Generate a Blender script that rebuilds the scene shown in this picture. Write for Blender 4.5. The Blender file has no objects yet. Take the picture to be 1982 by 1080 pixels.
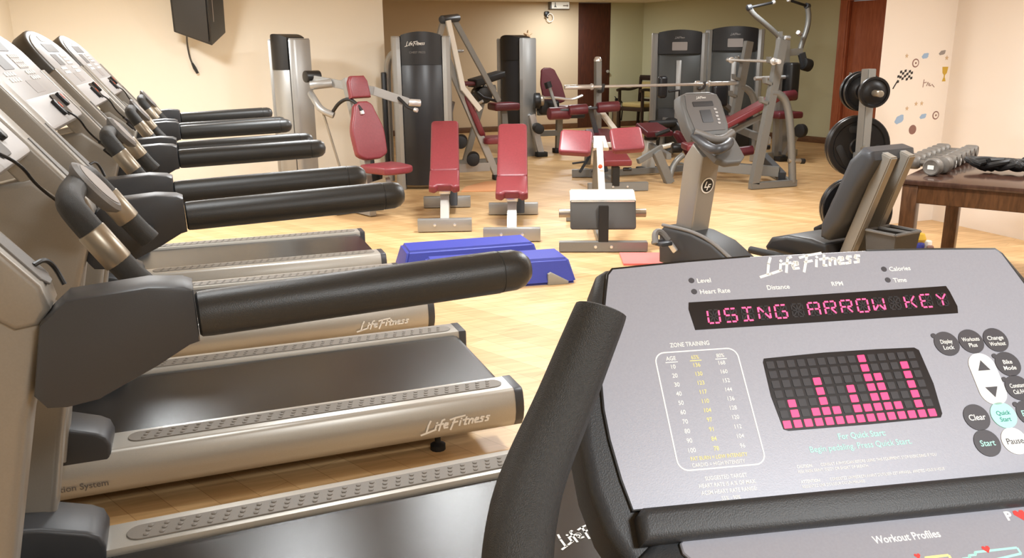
import bpy, bmesh, math, random
from mathutils import Vector, Matrix
V = Vector
R = math.radians
random.seed(7)
scene = bpy.context.scene
col = scene.collection

# ------------------------------------------------------------------ camera, world, light, exposure
cam_d = bpy.data.cameras.new('camera')
cam_d.sensor_width = 36.0
cam_d.lens = 1624.94 / 1982.0 * 36.0
cam_d.clip_start = 0.02
cam = bpy.data.objects.new('camera', cam_d)
col.objects.link(cam)
pit, rol, yaw = 0.265, -0.010, 0.351
fw = V((math.sin(yaw) * math.cos(pit), math.cos(yaw) * math.cos(pit), -math.sin(pit)))
rt = V((math.cos(yaw), -math.sin(yaw), 0))
up = rt.cross(fw)
rt2 = rt * math.cos(rol) + up * math.sin(rol)
up2 = -rt * math.sin(rol) + up * math.cos(rol)
cam.matrix_world = Matrix(((rt2.x, up2.x, -fw.x, 0), (rt2.y, up2.y, -fw.y, 0), (rt2.z, up2.z, -fw.z, 1.483), (0, 0, 0, 1)))
scene.camera = cam
scene.view_settings.view_transform = 'Standard'
scene.view_settings.look = 'None'
scene.view_settings.gamma = 1.0
scene.view_settings.use_curve_mapping = False
scene.view_settings.exposure = 0.42

world = bpy.data.worlds.new('room_ambient')
scene.world = world
world.use_nodes = True
world.node_tree.nodes['Background'].inputs[0].default_value = (1.0, 0.97, 0.93, 1)
world.node_tree.nodes['Background'].inputs[1].default_value = 0.16

def lamp(name, x, y, power, size=0.42, color=(0.95, 0.985, 1.0), z=2.34):
    d = bpy.data.lights.new(name, 'AREA')
    d.shape = 'RECTANGLE'
    d.size = size
    d.size_y = size
    d.energy = power
    d.color = color
    o = bpy.data.objects.new(name, d)
    o.location = (x, y, z)
    col.objects.link(o)
    return o
lamp('ceiling_lamp', -0.1, 2.2, 9)
lamp('ceiling_lamp', 0.6, 4.8, 32)
lamp('ceiling_lamp', -0.4, 7.4, 62)
lamp('ceiling_lamp', 2.5, 2.9, 52)
lamp('ceiling_lamp', 2.3, 6.2, 58)
lamp('ceiling_lamp', 5.2, 3.4, 40)
lamp('ceiling_lamp', 4.7, 6.4, 48)
lamp('ceiling_lamp', 0.8, -0.9, 50)
lamp('ceiling_lamp', 4.4, 10.6, 26)
lamp('ceiling_lamp', 6.8, 9.4, 24)
lamp('ceiling_lamp', 6.4, 14.4, 30, 0.25)

# ------------------------------------------------------------------ materials
def lin(c):
    return tuple(((x / 255.0) / 12.92 if x / 255.0 <= 0.04045 else (((x / 255.0) + 0.055) / 1.055) ** 2.4) for x in c) + (1.0,)

def mat(name, rgb, rough=0.5, metal=0.0, noise=0.0, nscale=40.0, bump=0.0, bscale=200.0, spec=0.5, emit=None, estr=0.0, coat=0.0):
    m = bpy.data.materials.new(name)
    m.use_nodes = True
    nt = m.node_tree
    b = nt.nodes['Principled BSDF']
    b.inputs['Base Color'].default_value = lin(rgb)
    b.inputs['Roughness'].default_value = rough
    b.inputs['Metallic'].default_value = metal
    b.inputs['Specular IOR Level'].default_value = spec
    b.inputs['Coat Weight'].default_value = coat
    tc = nt.nodes.new('ShaderNodeTexCoord')
    if noise > 0:
        n = nt.nodes.new('ShaderNodeTexNoise')
        n.inputs['Scale'].default_value = nscale
        n.inputs['Detail'].default_value = 4
        nt.links.new(tc.outputs['Object'], n.inputs['Vector'])
        r = nt.nodes.new('ShaderNodeValToRGB')
        r.color_ramp.elements[0].position = 0.3
        r.color_ramp.elements[1].position = 0.7
        c = lin(rgb)
        r.color_ramp.elements[0].color = tuple(x * (1 - noise) for x in c[:3]) + (1,)
        r.color_ramp.elements[1].color = tuple(min(1, x * (1 + noise)) for x in c[:3]) + (1,)
        nt.links.new(n.outputs['Fac'], r.inputs['Fac'])
        nt.links.new(r.outputs['Color'], b.inputs['Base Color'])
    if bump > 0:
        n2 = nt.nodes.new('ShaderNodeTexNoise')
        n2.inputs['Scale'].default_value = bscale
        n2.inputs['Detail'].default_value = 3
        nt.links.new(tc.outputs['Object'], n2.inputs['Vector'])
        bp = nt.nodes.new('ShaderNodeBump')
        bp.inputs['Strength'].default_value = bump
        bp.inputs['Distance'].default_value = 0.002
        nt.links.new(n2.outputs['Fac'], bp.inputs['Height'])
        nt.links.new(bp.outputs['Normal'], b.inputs['Normal'])
    if emit:
        b.inputs['Emission Color'].default_value = lin(emit)
        b.inputs['Emission Strength'].default_value = estr
    return m

def wood_mat(name, c1, c2, rough, scale=(1, 1, 1), rot=0.0):
    m = bpy.data.materials.new(name)
    m.use_nodes = True
    nt = m.node_tree
    b = nt.nodes['Principled BSDF']
    b.inputs['Roughness'].default_value = rough
    tc = nt.nodes.new('ShaderNodeTexCoord')
    mp = nt.nodes.new('ShaderNodeMapping')
    mp.inputs['Scale'].default_value = scale
    mp.inputs['Rotation'].default_value = (0, 0, rot)
    nt.links.new(tc.outputs['Object'], mp.inputs['Vector'])
    n = nt.nodes.new('ShaderNodeTexNoise')
    n.inputs['Scale'].default_value = 6
    n.inputs['Detail'].default_value = 6
    n.inputs['Distortion'].default_value = 0.6
    nt.links.new(mp.outputs['Vector'], n.inputs['Vector'])
    r = nt.nodes.new('ShaderNodeValToRGB')
    r.color_ramp.elements[0].position = 0.32
    r.color_ramp.elements[1].position = 0.68
    r.color_ramp.elements[0].color = lin(c1)
    r.color_ramp.elements[1].color = lin(c2)
    nt.links.new(n.outputs['Fac'], r.inputs['Fac'])
    nt.links.new(r.outputs['Color'], b.inputs['Base Color'])
    return m

def floor_mat():
    m = bpy.data.materials.new('maple_strip_floor')
    m.use_nodes = True
    nt = m.node_tree
    b = nt.nodes['Principled BSDF']
    b.inputs['Roughness'].default_value = 0.42
    tc = nt.nodes.new('ShaderNodeTexCoord')
    mp = nt.nodes.new('ShaderNodeMapping')
    mp.inputs['Rotation'].default_value = (0, 0, R(-117))
    nt.links.new(tc.outputs['Object'], mp.inputs['Vector'])
    br = nt.nodes.new('ShaderNodeTexBrick')
    br.offset = 0.37
    br.inputs['Scale'].default_value = 1.0
    br.inputs['Brick Width'].default_value = 1.5
    br.inputs['Row Height'].default_value = 0.12
    br.inputs['Mortar Size'].default_value = 0.0012
    br.inputs['Mortar Smooth'].default_value = 0.3
    br.inputs['Bias'].default_value = -0.1
    br.inputs['Color1'].default_value = lin((222, 188, 140))
    br.inputs['Color2'].default_value = lin((207, 169, 120))
    br.inputs['Mortar'].default_value = lin((176, 136, 92))
    nt.links.new(mp.outputs['Vector'], br.inputs['Vector'])
    mp2 = nt.nodes.new('ShaderNodeMapping')
    mp2.inputs['Rotation'].default_value = (0, 0, R(-117))
    mp2.inputs['Scale'].default_value = (1.2, 14, 1)
    nt.links.new(tc.outputs['Object'], mp2.inputs['Vector'])
    n = nt.nodes.new('ShaderNodeTexNoise')
    n.inputs['Scale'].default_value = 2.2
    n.inputs['Detail'].default_value = 7
    n.inputs['Distortion'].default_value = 0.8
    nt.links.new(mp2.outputs['Vector'], n.inputs['Vector'])
    r = nt.nodes.new('ShaderNodeValToRGB')
    r.color_ramp.elements[0].position = 0.3
    r.color_ramp.elements[1].position = 0.72
    r.color_ramp.elements[0].color = (0.76, 0.70, 0.62, 1)
    r.color_ramp.elements[1].color = (1.08, 1.06, 1.04, 1)
    nt.links.new(n.outputs['Fac'], r.inputs['Fac'])
    mx = nt.nodes.new('ShaderNodeMix')
    mx.data_type = 'RGBA'
    mx.blend_type = 'MULTIPLY'
    mx.inputs['Factor'].default_value = 1.0
    nt.links.new(br.outputs['Color'], mx.inputs['A'])
    nt.links.new(r.outputs['Color'], mx.inputs['B'])
    nt.links.new(mx.outputs['Result'], b.inputs['Base Color'])
    return m

M = dict(
    cream=mat('cream_wall_paint', (240, 232, 216), 0.85, bump=0.15, bscale=90),
    tan=mat('tan_wall_paint', (214, 194, 164), 0.85, bump=0.15, bscale=90),
    peach=mat('peach_wall_paint', (242, 231, 219), 0.85, bump=0.15, bscale=90),
    green=mat('sage_wall_paint', (196, 194, 160), 0.85, bump=0.15, bscale=90),
    ceil=mat('ceiling_paint', (222, 210, 188), 0.9),
    floor=floor_mat(),
    base=wood_mat('skirting_wood', (92, 62, 40), (120, 84, 54), 0.5, (2, 2, 12)),
    door_dark=wood_mat('dark_door_wood', (62, 30, 20), (84, 42, 26), 0.45, (8, 8, 0.8)),
    door_red=wood_mat('red_door_wood', (158, 86, 56), (180, 104, 70), 0.45, (8, 8, 0.8)),
    table=wood_mat('table_wood', (72, 46, 26), (100, 66, 40), 0.3, (10, 10, 2)),
    table_top=wood_mat('table_top_wood', (62, 42, 34), (82, 58, 48), 0.16, (2, 9, 2), 0.55),
    beige=mat('warm_grey_painted_metal', (146, 141, 133), 0.38, 0.35, 0.03, 300),
    taupe_and_shade=mat('taupe_and_shaded_shell', (74, 71, 67), 0.5, 0.1, 0.05, 300),  # plain taupe; on console shells, the arm paint darkened for shade
    silver=mat('silver_extrusion', (182, 179, 172), 0.34, 0.45, 0.03, 300),
    silver2=mat('silver_frame_paint', (166, 166, 164), 0.36, 0.55, 0.03, 200),
    frame=mat('grey_frame_paint', (132, 132, 129), 0.4, 0.35, 0.04, 200),
    white_metal=mat('pale_frame_paint', (226, 222, 212), 0.35, 0.15),
    chrome=mat('chrome', (222, 222, 222), 0.24, 0.65),
    dark=mat('charcoal_plastic', (56, 58, 62), 0.42, 0, 0.04, 400, 0.08, 700),
    rail=mat('charcoal_rail_foam', (50, 51, 51), 0.38, 0, 0.08, 300, 0.2, 600),
    foam=mat('black_grip_foam', (46, 46, 45), 0.55, 0, 0.18, 420, 0.5, 1300),
    midgrey=mat('mid_grey_plastic', (112, 109, 106), 0.5, 0, 0.05, 300),
    strip=mat('grey_tread_rubber', (118, 112, 104), 0.55, 0, 0.05, 300),
    black=mat('black_plastic', (26, 26, 27), 0.4),
    belt=mat('black_running_belt', (26, 26, 27), 0.24, 0, 0.22, 9, 0.1, 900),
    console=mat('light_grey_overlay', (172, 169, 168), 0.45, 0.05, 0.02, 200),
    console_mid=mat('warm_grey_overlay', (152, 145, 141), 0.5),
    console_dk=mat('dark_grey_overlay', (92, 88, 86), 0.5),
    console_body=mat('grey_console_plastic', (92, 92, 91), 0.5, 0, 0.05, 300),
    white=mat('white_print', (244, 243, 238), 0.6),
    red=mat('dark_red_vinyl', (122, 48, 54), 0.4, 0, 0.08, 60, 0.12, 500),
    shaded_red=mat('shaded_dark_red_vinyl', (92, 34, 42), 0.4, 0, 0.08, 60, 0.12, 500),  # same vinyl as red, colour darkened for pads standing in shade
    shroud=mat('smoked_shroud', (34, 35, 39), 0.34, 0, 0.06, 8),
    header=mat('black_header_plate', (26, 26, 28), 0.4),
    window=mat('smoke_grey_panel', (62, 64, 62), 0.4),
    iron=mat('black_iron_plate', (24, 24, 26), 0.34, 0.1, 0.1, 60, 0.15, 300),
    rubber=mat('black_rubber', (22, 21, 21), 0.6),
    blue=mat('blue_step_plastic', (52, 62, 158), 0.5, 0, 0.05, 150, 0.25, 500),
    stepgrey=mat('grey_step_rubber', (152, 148, 138), 0.65),
    pink=mat('salmon_foam_mat', (232, 118, 112), 0.8),
    peachmat=mat('peach_foam_mat', (222, 160, 112), 0.8),
    fabric=mat('olive_gold_fabric', (176, 158, 104), 0.85, 0, 0.12, 80),
    chair=mat('dark_chair_wood', (40, 26, 20), 0.4),
    grip=mat('steel_sensor_grip', (160, 150, 134), 0.35, 0.6),
    screen=mat('display_black', (20, 15, 18), 0.3),
    seg_off2=mat('unlit_segment', (24, 17, 20), 0.5),
    seg_off=mat('unlit_led', (36, 30, 33), 0.5),
    led=mat('lit_led', (255, 60, 110), 0.4, emit=(255, 52, 108), estr=0.7),
    ledtext=mat('lit_segment', (255, 60, 110), 0.4, emit=(255, 92, 140), estr=1.1),
    bikeface=mat('bike_overlay_grey', (156, 157, 167), 0.42, 0.1, 0.03, 500, 0.04, 900),
    bikedark=mat('bike_housing_charcoal', (50, 51, 53), 0.5, 0, 0.08, 300, 0.2, 900),
    key=mat('charcoal_key', (66, 63, 68), 0.5),
    mint=mat('mint_print', (170, 232, 216), 0.5),
    teal=mat('teal_print', (30, 128, 122), 0.6),
    yellow=mat('pale_yellow_print', (244, 230, 150), 0.6),
    ink=mat('dark_print', (70, 68, 72), 0.6),
    orange=mat('orange_plastic', (222, 92, 48), 0.5),
    gold=mat('gold_print', (206, 168, 62), 0.6),
    skyblue=mat('pale_blue_print', (158, 184, 214), 0.7),
    tanp=mat('tan_print', (210, 180, 144), 0.7),
    brownp=mat('brown_print', (142, 106, 96), 0.7),
    blackp=mat('black_print', (46, 42, 40), 0.7),
    iron_grey=mat('grey_cast_iron', (118, 113, 107), 0.55, 0.3, 0.12, 60, 0.2, 200),
    exit=mat('exit_sign_face', (240, 238, 226), 0.4, emit=(240, 238, 226), estr=0.25),
    yellowp=mat('yellow_plastic', (226, 184, 60), 0.5),
    heart=mat('red_print', (226, 70, 66), 0.6),
)

# ------------------------------------------------------------------ mesh helpers
def frame_from(z, x=None):
    z = V(z).normalized()
    if x is None:
        x = V((0, 0, 1)) if abs(z.z) < 0.95 else V((1, 0, 0))
    x = V(x)
    x = (x - z * x.dot(z)).normalized()
    y = z.cross(x)
    return Matrix(((x.x, y.x, z.x), (x.y, y.y, z.y), (x.z, y.z, z.z)))

def tmat(o, m3):
    m = m3.to_4x4()
    m.translation = V(o)
    return m

class MB:
    def __init__(s):
        s.bm = bmesh.new()
    def merge(s, b, m=None):
        if m is not None:
            bmesh.ops.transform(b, matrix=m, verts=b.verts)
        bmesh.ops.recalc_face_normals(b, faces=b.faces)
        me = bpy.data.meshes.new('tmp')
        b.to_mesh(me)
        b.free()
        s.bm.from_mesh(me)
        bpy.data.meshes.remove(me)
        return s
    def box(s, c, d, rot=None, bev=0.0, seg=2):
        b = bmesh.new()
        bmesh.ops.create_cube(b, size=1.0)
        bmesh.ops.scale(b, vec=V(d), verts=b.verts)
        if bev > 0:
            bmesh.ops.bevel(b, geom=b.edges[:], offset=bev, segments=seg, affect='EDGES', profile=0.5)
        return s.merge(b, tmat(c, rot if rot is not None else Matrix.Identity(3)))
    def bar(s, p, q, w, h, ref=(0, 0, 1), bev=0.004):
        p, q = V(p), V(q)
        d = q - p
        m = frame_from(d, ref)      # local x follows ref (height), y is width
        b = bmesh.new()
        bmesh.ops.create_cube(b, size=1.0)
        bmesh.ops.scale(b, vec=V((h, w, d.length)), verts=b.verts)
        if bev > 0:
            bmesh.ops.bevel(b, geom=b.edges[:], offset=min(bev, w * 0.4, h * 0.4), segments=2, affect='EDGES')
        return s.merge(b, tmat((p + q) / 2, m))
    def tube(s, pts, r, n=12, sx=1.0):
        pts = [V(p) for p in pts]
        k = len(pts)
        rs = [r] * k if isinstance(r, (int, float)) else list(r)
        b = bmesh.new()
        rings = []
        ref = None
        for i, p in enumerate(pts):
            if i == 0: t = pts[1] - p
            elif i == k - 1: t = p - pts[i - 1]
            else: t = (pts[i + 1] - p).normalized() + (p - pts[i - 1]).normalized()
            t.normalize()
            if ref is None:
                ref = V((0, 0, 1)) if abs(t.z) < 0.9 else V((1, 0, 0))
            x = ref - t * ref.dot(t)
            x.normalize()
            ref = x
            y = t.cross(x)
            rings.append([b.verts.new(p + (x * math.cos(a) + y * math.sin(a) * sx) * rs[i]) for a in [2 * math.pi * j / n for j in range(n)]])
        for i in range(k - 1):
            for j in range(n):
                b.faces.new((rings[i][j], rings[i][(j + 1) % n], rings[i + 1][(j + 1) % n], rings[i + 1][j]))
        b.faces.new(rings[0][::-1])
        b.faces.new(rings[-1])
        return s.merge(b)
    def lathe(s, o, axis, prof, n=24, ref=None):
        m = frame_from(axis, ref)
        b = bmesh.new()
        rings = []
        for r, t in prof:
            if r < 1e-6:
                rings.append([b.verts.new((0, 0, t))])
            else:
                rings.append([b.verts.new((r * math.cos(2 * math.pi * j / n), r * math.sin(2 * math.pi * j / n), t)) for j in range(n)])
        for a, c in zip(rings, rings[1:]):
            for j in range(n):
                if len(a) == 1 and len(c) == 1: break
                if len(a) == 1: b.faces.new((a[0], c[(j + 1) % n], c[j]))
                elif len(c) == 1: b.faces.new((a[j], a[(j + 1) % n], c[0]))
                else: b.faces.new((a[j], a[(j + 1) % n], c[(j + 1) % n], c[j]))
        if len(rings[0]) > 1: b.faces.new(rings[0][::-1])
        if len(rings[-1]) > 1: b.faces.new(rings[-1])
        return s.merge(b, tmat(o, m))
    def cyl(s, p, q, r, n=20, bev=0.0):
        p, q = V(p), V(q)
        L = (q - p).length
        if bev > 0:
            prof = [(r - bev, 0), (r - bev * 0.3, bev * 0.3), (r, bev), (r, L - bev), (r - bev * 0.3, L - bev * 0.3), (r - bev, L)]
        else:
            prof = [(r, 0), (r, L)]
        return s.lathe(p, q - p, prof, n)
    def prism(s, poly, o, u, v, t, bev=0.0, seg=2, both=True):
        """polygon (a,b) in o+a*u+b*v, extruded along u x v by t"""
        u, v, o = V(u).normalized(), V(v).normalized(), V(o)
        n = u.cross(v)
        b = bmesh.new()
        vs = [b.verts.new((p[0], p[1], 0)) for p in poly]
        f = b.faces.new(vs)
        r = bmesh.ops.extrude_face_region(b, geom=[f])
        nv = [e for e in r['geom'] if isinstance(e, bmesh.types.BMVert)]
        bmesh.ops.translate(b, verts=nv, vec=(0, 0, t))
        if bev > 0:
            es = [e for e in b.edges if (abs(e.verts[0].co.z - t) < 1e-7 and abs(e.verts[1].co.z - t) < 1e-7) or (both and abs(e.verts[0].co.z) < 1e-7 and abs(e.verts[1].co.z) < 1e-7)]
            bmesh.ops.bevel(b, geom=es, offset=bev, segments=seg, affect='EDGES', profile=0.5, clamp_overlap=True)
        return s.merge(b, tmat(o, Matrix(((u.x, v.x, n.x), (u.y, v.y, n.y), (u.z, v.z, n.z)))))
    def pad(s, c, u, v, w, h, t, rad=0.04, puff=0.02):
        """cushion: rounded rectangle w x h centred at c in plane u,v, thickness t along u x v"""
        return s.prism(rrect(w, h, rad), c, u, v, t, puff, 4)
    def text(s, body, o, u, v, size, align='LEFT', bold=0.0, shear=0.0, thick=0.0, sx=1.0):
        cu = bpy.data.curves.new('lettering', 'FONT')
        cu.body = body
        cu.size = 1.0
        cu.align_x = align
        cu.align_y = 'BOTTOM_BASELINE'
        cu.offset = bold
        cu.shear = shear
        cu.resolution_u = 3
        cu.extrude = thick / size
        ob = bpy.data.objects.new('lettering', cu)
        col.objects.link(ob)
        bpy.context.view_layer.update()
        me = bpy.data.meshes.new_from_object(ob.evaluated_get(bpy.context.evaluated_depsgraph_get()))
        bpy.data.objects.remove(ob)
        bpy.data.curves.remove(cu)
        u, v = V(u).normalized(), V(v).normalized()
        n = u.cross(v)
        m = tmat(o, Matrix(((u.x * size * sx, v.x * size, n.x * size), (u.y * size * sx, v.y * size, n.y * size), (u.z * size * sx, v.z * size, n.z * size))))
        me.transform(m)
        s.bm.from_mesh(me)
        bpy.data.meshes.remove(me)
        return s

def rrect(w, h, r, n=5, cx=0.0, cy=0.0):
    r = min(r, w * 0.499, h * 0.499)
    o = []
    for qx, qy, a0 in ((1, 1, 0), (-1, 1, 90), (-1, -1, 180), (1, -1, 270)):
        for k in range(n + 1):
            a = R(a0 + 90 * k / n)
            o.append((cx + qx * (w / 2 - r) + r * math.cos(a), cy + qy * (h / 2 - r) + r * math.sin(a)))
    return o

def circ(r, n=24, cx=0, cy=0, sy=1.0):
    return [(cx + r * math.cos(2 * math.pi * k / n), cy + r * sy * math.sin(2 * math.pi * k / n)) for k in range(n)]

def smooth_path(pts, it=2):
    pts = [V(p) for p in pts]
    for _ in range(it):
        o = [pts[0]]
        for a, b in zip(pts, pts[1:]):
            o += [a * 0.75 + b * 0.25, a * 0.25 + b * 0.75]
        o.append(pts[-1])
        pts = o
    return pts

def build(name, mb, m, parent=None, loc=None, sharp=38):
    """links the builder as one mesh object; loc = world position taken off the vertices when built in world coordinates"""
    me = bpy.data.meshes.new(name)
    if loc is not None:
        bmesh.ops.translate(mb.bm, verts=mb.bm.verts, vec=-V(loc))
    mb.bm.to_mesh(me)
    mb.bm.free()
    me.shade_smooth()
    me.set_sharp_from_angle(angle=R(sharp))
    me.materials.append(M[m] if isinstance(m, str) else m)
    o = bpy.data.objects.new(name, me)
    col.objects.link(o)
    if parent is not None:
        o.parent = parent
    return o

def tag(o, label, cat, group=None, kind=None):
    o['label'] = label
    o['category'] = cat
    if group: o['group'] = group
    if kind: o['kind'] = kind
    return o

def thing(name, loc, label, cat, rz=0.0, group=None):
    o = bpy.data.objects.new(name, None)
    o.empty_display_size = 0.1
    col.objects.link(o)
    o.location = loc
    o.rotation_euler = (0, 0, rz)
    return tag(o, label, cat, group)

def single(name, mb, m, loc, label, cat, group=None, kind=None):
    o = build(name, mb, m, None, loc)
    o.location = loc
    return tag(o, label, cat, group, kind)

def struct(name, mb, m):
    o = build(name, mb, m)
    o['kind'] = 'structure'
    return o

def copy_tree(o, parent=None):
    c = o.copy()
    col.objects.link(c)
    if parent is not None:
        c.parent = parent
    for ch in list(o.children):
        copy_tree(ch, c)
    return c

def recolor(root, part, m):
    for ch in root.children:
        if ch.name.split('.')[0] == part:
            ch.data = ch.data.copy()
            ch.data.materials[0] = M[m]

LOGO = [[(-0.45, -0.28), (0.35, -0.10), (1.15, 0.10)], [(0.62, 1.22), (0.38, 0.75), (0.10, -0.12)], [(1.22, 0.60), (1.05, 0.08)], [(1.27, 0.84), (1.34, 0.90)],
        [(2.12, 1.12), (1.86, 1.06), (1.68, 0.62), (1.45, -0.1)], [(1.38, 0.60), (1.98, 0.64)], [(2.02, 0.36), (2.42, 0.44), (2.44, 0.62), (2.22, 0.66), (2.02, 0.40), (2.06, 0.12), (2.42, 0.12)],
        [(3.28, 1.10), (3.08, 0.62), (2.72, -0.22)], [(2.72, 0.98), (3.3, 1.10), (4.35, 1.18)], [(2.98, 0.56), (3.52, 0.62)], [(3.86, 0.64), (3.70, 0.10)], [(3.92, 0.86), (3.98, 0.90)],
        [(4.52, 0.98), (4.26, 0.12), (4.46, 0.10)], [(4.12, 0.66), (4.74, 0.70)], [(4.86, 0.64), (4.70, 0.08)], [(4.80, 0.42), (5.06, 0.66), (5.22, 0.58), (5.10, 0.10)],
        [(5.40, 0.36), (5.78, 0.44), (5.80, 0.62), (5.58, 0.66), (5.40, 0.40), (5.44, 0.12), (5.78, 0.12)], [(6.44, 0.62), (6.18, 0.66), (6.08, 0.50), (6.28, 0.34), (6.22, 0.12), (5.92, 0.10)],
        [(7.06, 0.62), (6.80, 0.66), (6.70, 0.50), (6.90, 0.34), (6.84, 0.12), (6.54, 0.10)]]
def logo(mb, o, u, v, h, w, k=1.0):
    """the slanted brush-script maker's mark, w wide and about h tall"""
    u, v, o = V(u).normalized(), V(v).normalized(), V(o)
    sx, sy, hw = w / 7.1, h / 1.1, h * 0.062 * k
    for st in LOGO:
        for p, q in zip(st, st[1:]):
            a, b = V((p[0] * sx, p[1] * sy, 0)), V((q[0] * sx, q[1] * sy, 0))
            d = (b - a).normalized()
            n = V((-d.y, d.x, 0)) * hw
            a, b = a - d * hw * 0.6, b + d * hw * 0.6
            mb.prism([tuple(x)[:2] for x in (a - n, b - n, b + n, a + n)], o, u, v, h * 0.006)
    return mb

# ------------------------------------------------------------------ the room
XR = 6.03
struct('floor', MB().box((4.3, 6.2, -0.05), (13.2, 19.4, 0.1)), 'floor')
struct('ceiling', MB().box((4.3, 6.2, 2.42), (13.2, 19.4, 0.1)), 'ceil')
struct('wall_far', MB().box((0.22, 12.55, 1.185), (3.66, 5.7, 2.37)), 'cream')
struct('wall_left', MB().box((-1.71, 4.0, 1.185), (0.2, 14.2, 2.37)), 'cream')
struct('wall_front', MB().box((2.2, -3.1, 1.185), (8.0, 0.2, 2.37)), 'cream')
struct('wall_right', MB().box((XR + 0.1, 1.3, 1.185), (0.2, 8.6, 2.37)), 'peach')
struct('wall_sticker', MB().prism([(5.275, 5.6), (10.6, 5.6), (10.6, 5.76), (5.46, 5.76)], (0, 0, 0), (1, 0, 0), (0, 1, 0), 2.37), 'peach')
YB = 15.35
DX0, DX1 = 7.03, 7.72
struct('wall_back', MB().box(((2.05 + DX0) / 2, YB + 0.1, 1.185), (DX0 - 2.05, 0.2, 2.37)), 'tan')
G0, G1d = V((8.44, YB, 0)), V((0.2162, -0.9763, 0))
gn = V((-0.9763, -0.2162, 0))
struct('wall_back_green', MB().box(((DX1 + 8.5) / 2, YB + 0.1, 1.185), (8.5 - DX1, 0.2, 2.37)), 'green')
grot = Matrix(((G1d.x, -gn.x, 0), (G1d.y, -gn.y, 0), (0, 0, 1)))
def gpt(s, off=0.0, z=0.0):
    return G0 + G1d * s + gn * off + V((0, 0, z))
struct('wall_green', MB().box(gpt(2.29, -0.1, 1.185), (4.6, 0.2, 2.37), grot), 'green')
struct('wall_green_end', MB().box(gpt(7.6, -0.1, 1.185), (3.9, 0.2, 2.37), grot), 'green')
d1 = build('door_1', MB().box(((DX0 + DX1) / 2, YB + 0.05, 1.18), (DX1 - DX0, 0.09, 2.36), bev=0.004), 'door_dark')
d1['kind'] = 'structure'
build('door_knob', MB().lathe((DX1 - 0.07, YB, 1.08), (0, -1, 0), [(0.012, 0), (0.012, 0.03), (0.028, 0.035), (0.03, 0.055), (0, 0.065)], 12), 'chrome', d1)
d2 = build('door_2', MB().box(gpt(5.15, -0.03, 1.08), (0.86, 0.05, 2.16), grot, 0.004), 'door_red')
d2['kind'] = 'structure'
fr = MB()
fr.box(gpt(4.62, 0.01, 1.12), (0.13, 0.1, 2.24), grot, 0.008)
fr.box(gpt(4.70, 0.0, 1.1), (0.03, 0.1, 2.2), grot, 0.003)
fr.box(gpt(5.66, 0.01, 1.12), (0.13, 0.1, 2.24), grot, 0.008)
fr.box(gpt(5.15, 0.01, 2.25), (1.2, 0.1, 0.16), grot, 0.008)
build('door_frame', fr, 'door_red', d2)
hd = MB()
hd.tube([gpt(4.80, 0.0, 1.05), gpt(4.80, 0.05, 1.05), gpt(4.92, 0.06, 1.05)], 0.011, 8)
hd.box(gpt(4.80, -0.002, 1.02), (0.04, 0.01, 0.2), grot, 0.003)
build('door_handle', hd, 'chrome', d2)
struct('baseboard_back', MB().box(((2.05 + DX0) / 2, YB - 0.01, 0.05), (DX0 - 2.05, 0.02, 0.1), bev=0.003), 'base')
struct('baseboard_back_right', MB().box(((DX1 + 8.44) / 2, YB - 0.01, 0.05), (8.44 - DX1, 0.02, 0.1), bev=0.003), 'base')
struct('baseboard_green', MB().box(gpt(2.27, 0.01, 0.05), (4.54, 0.02, 0.1), grot, 0.003), 'base')

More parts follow.
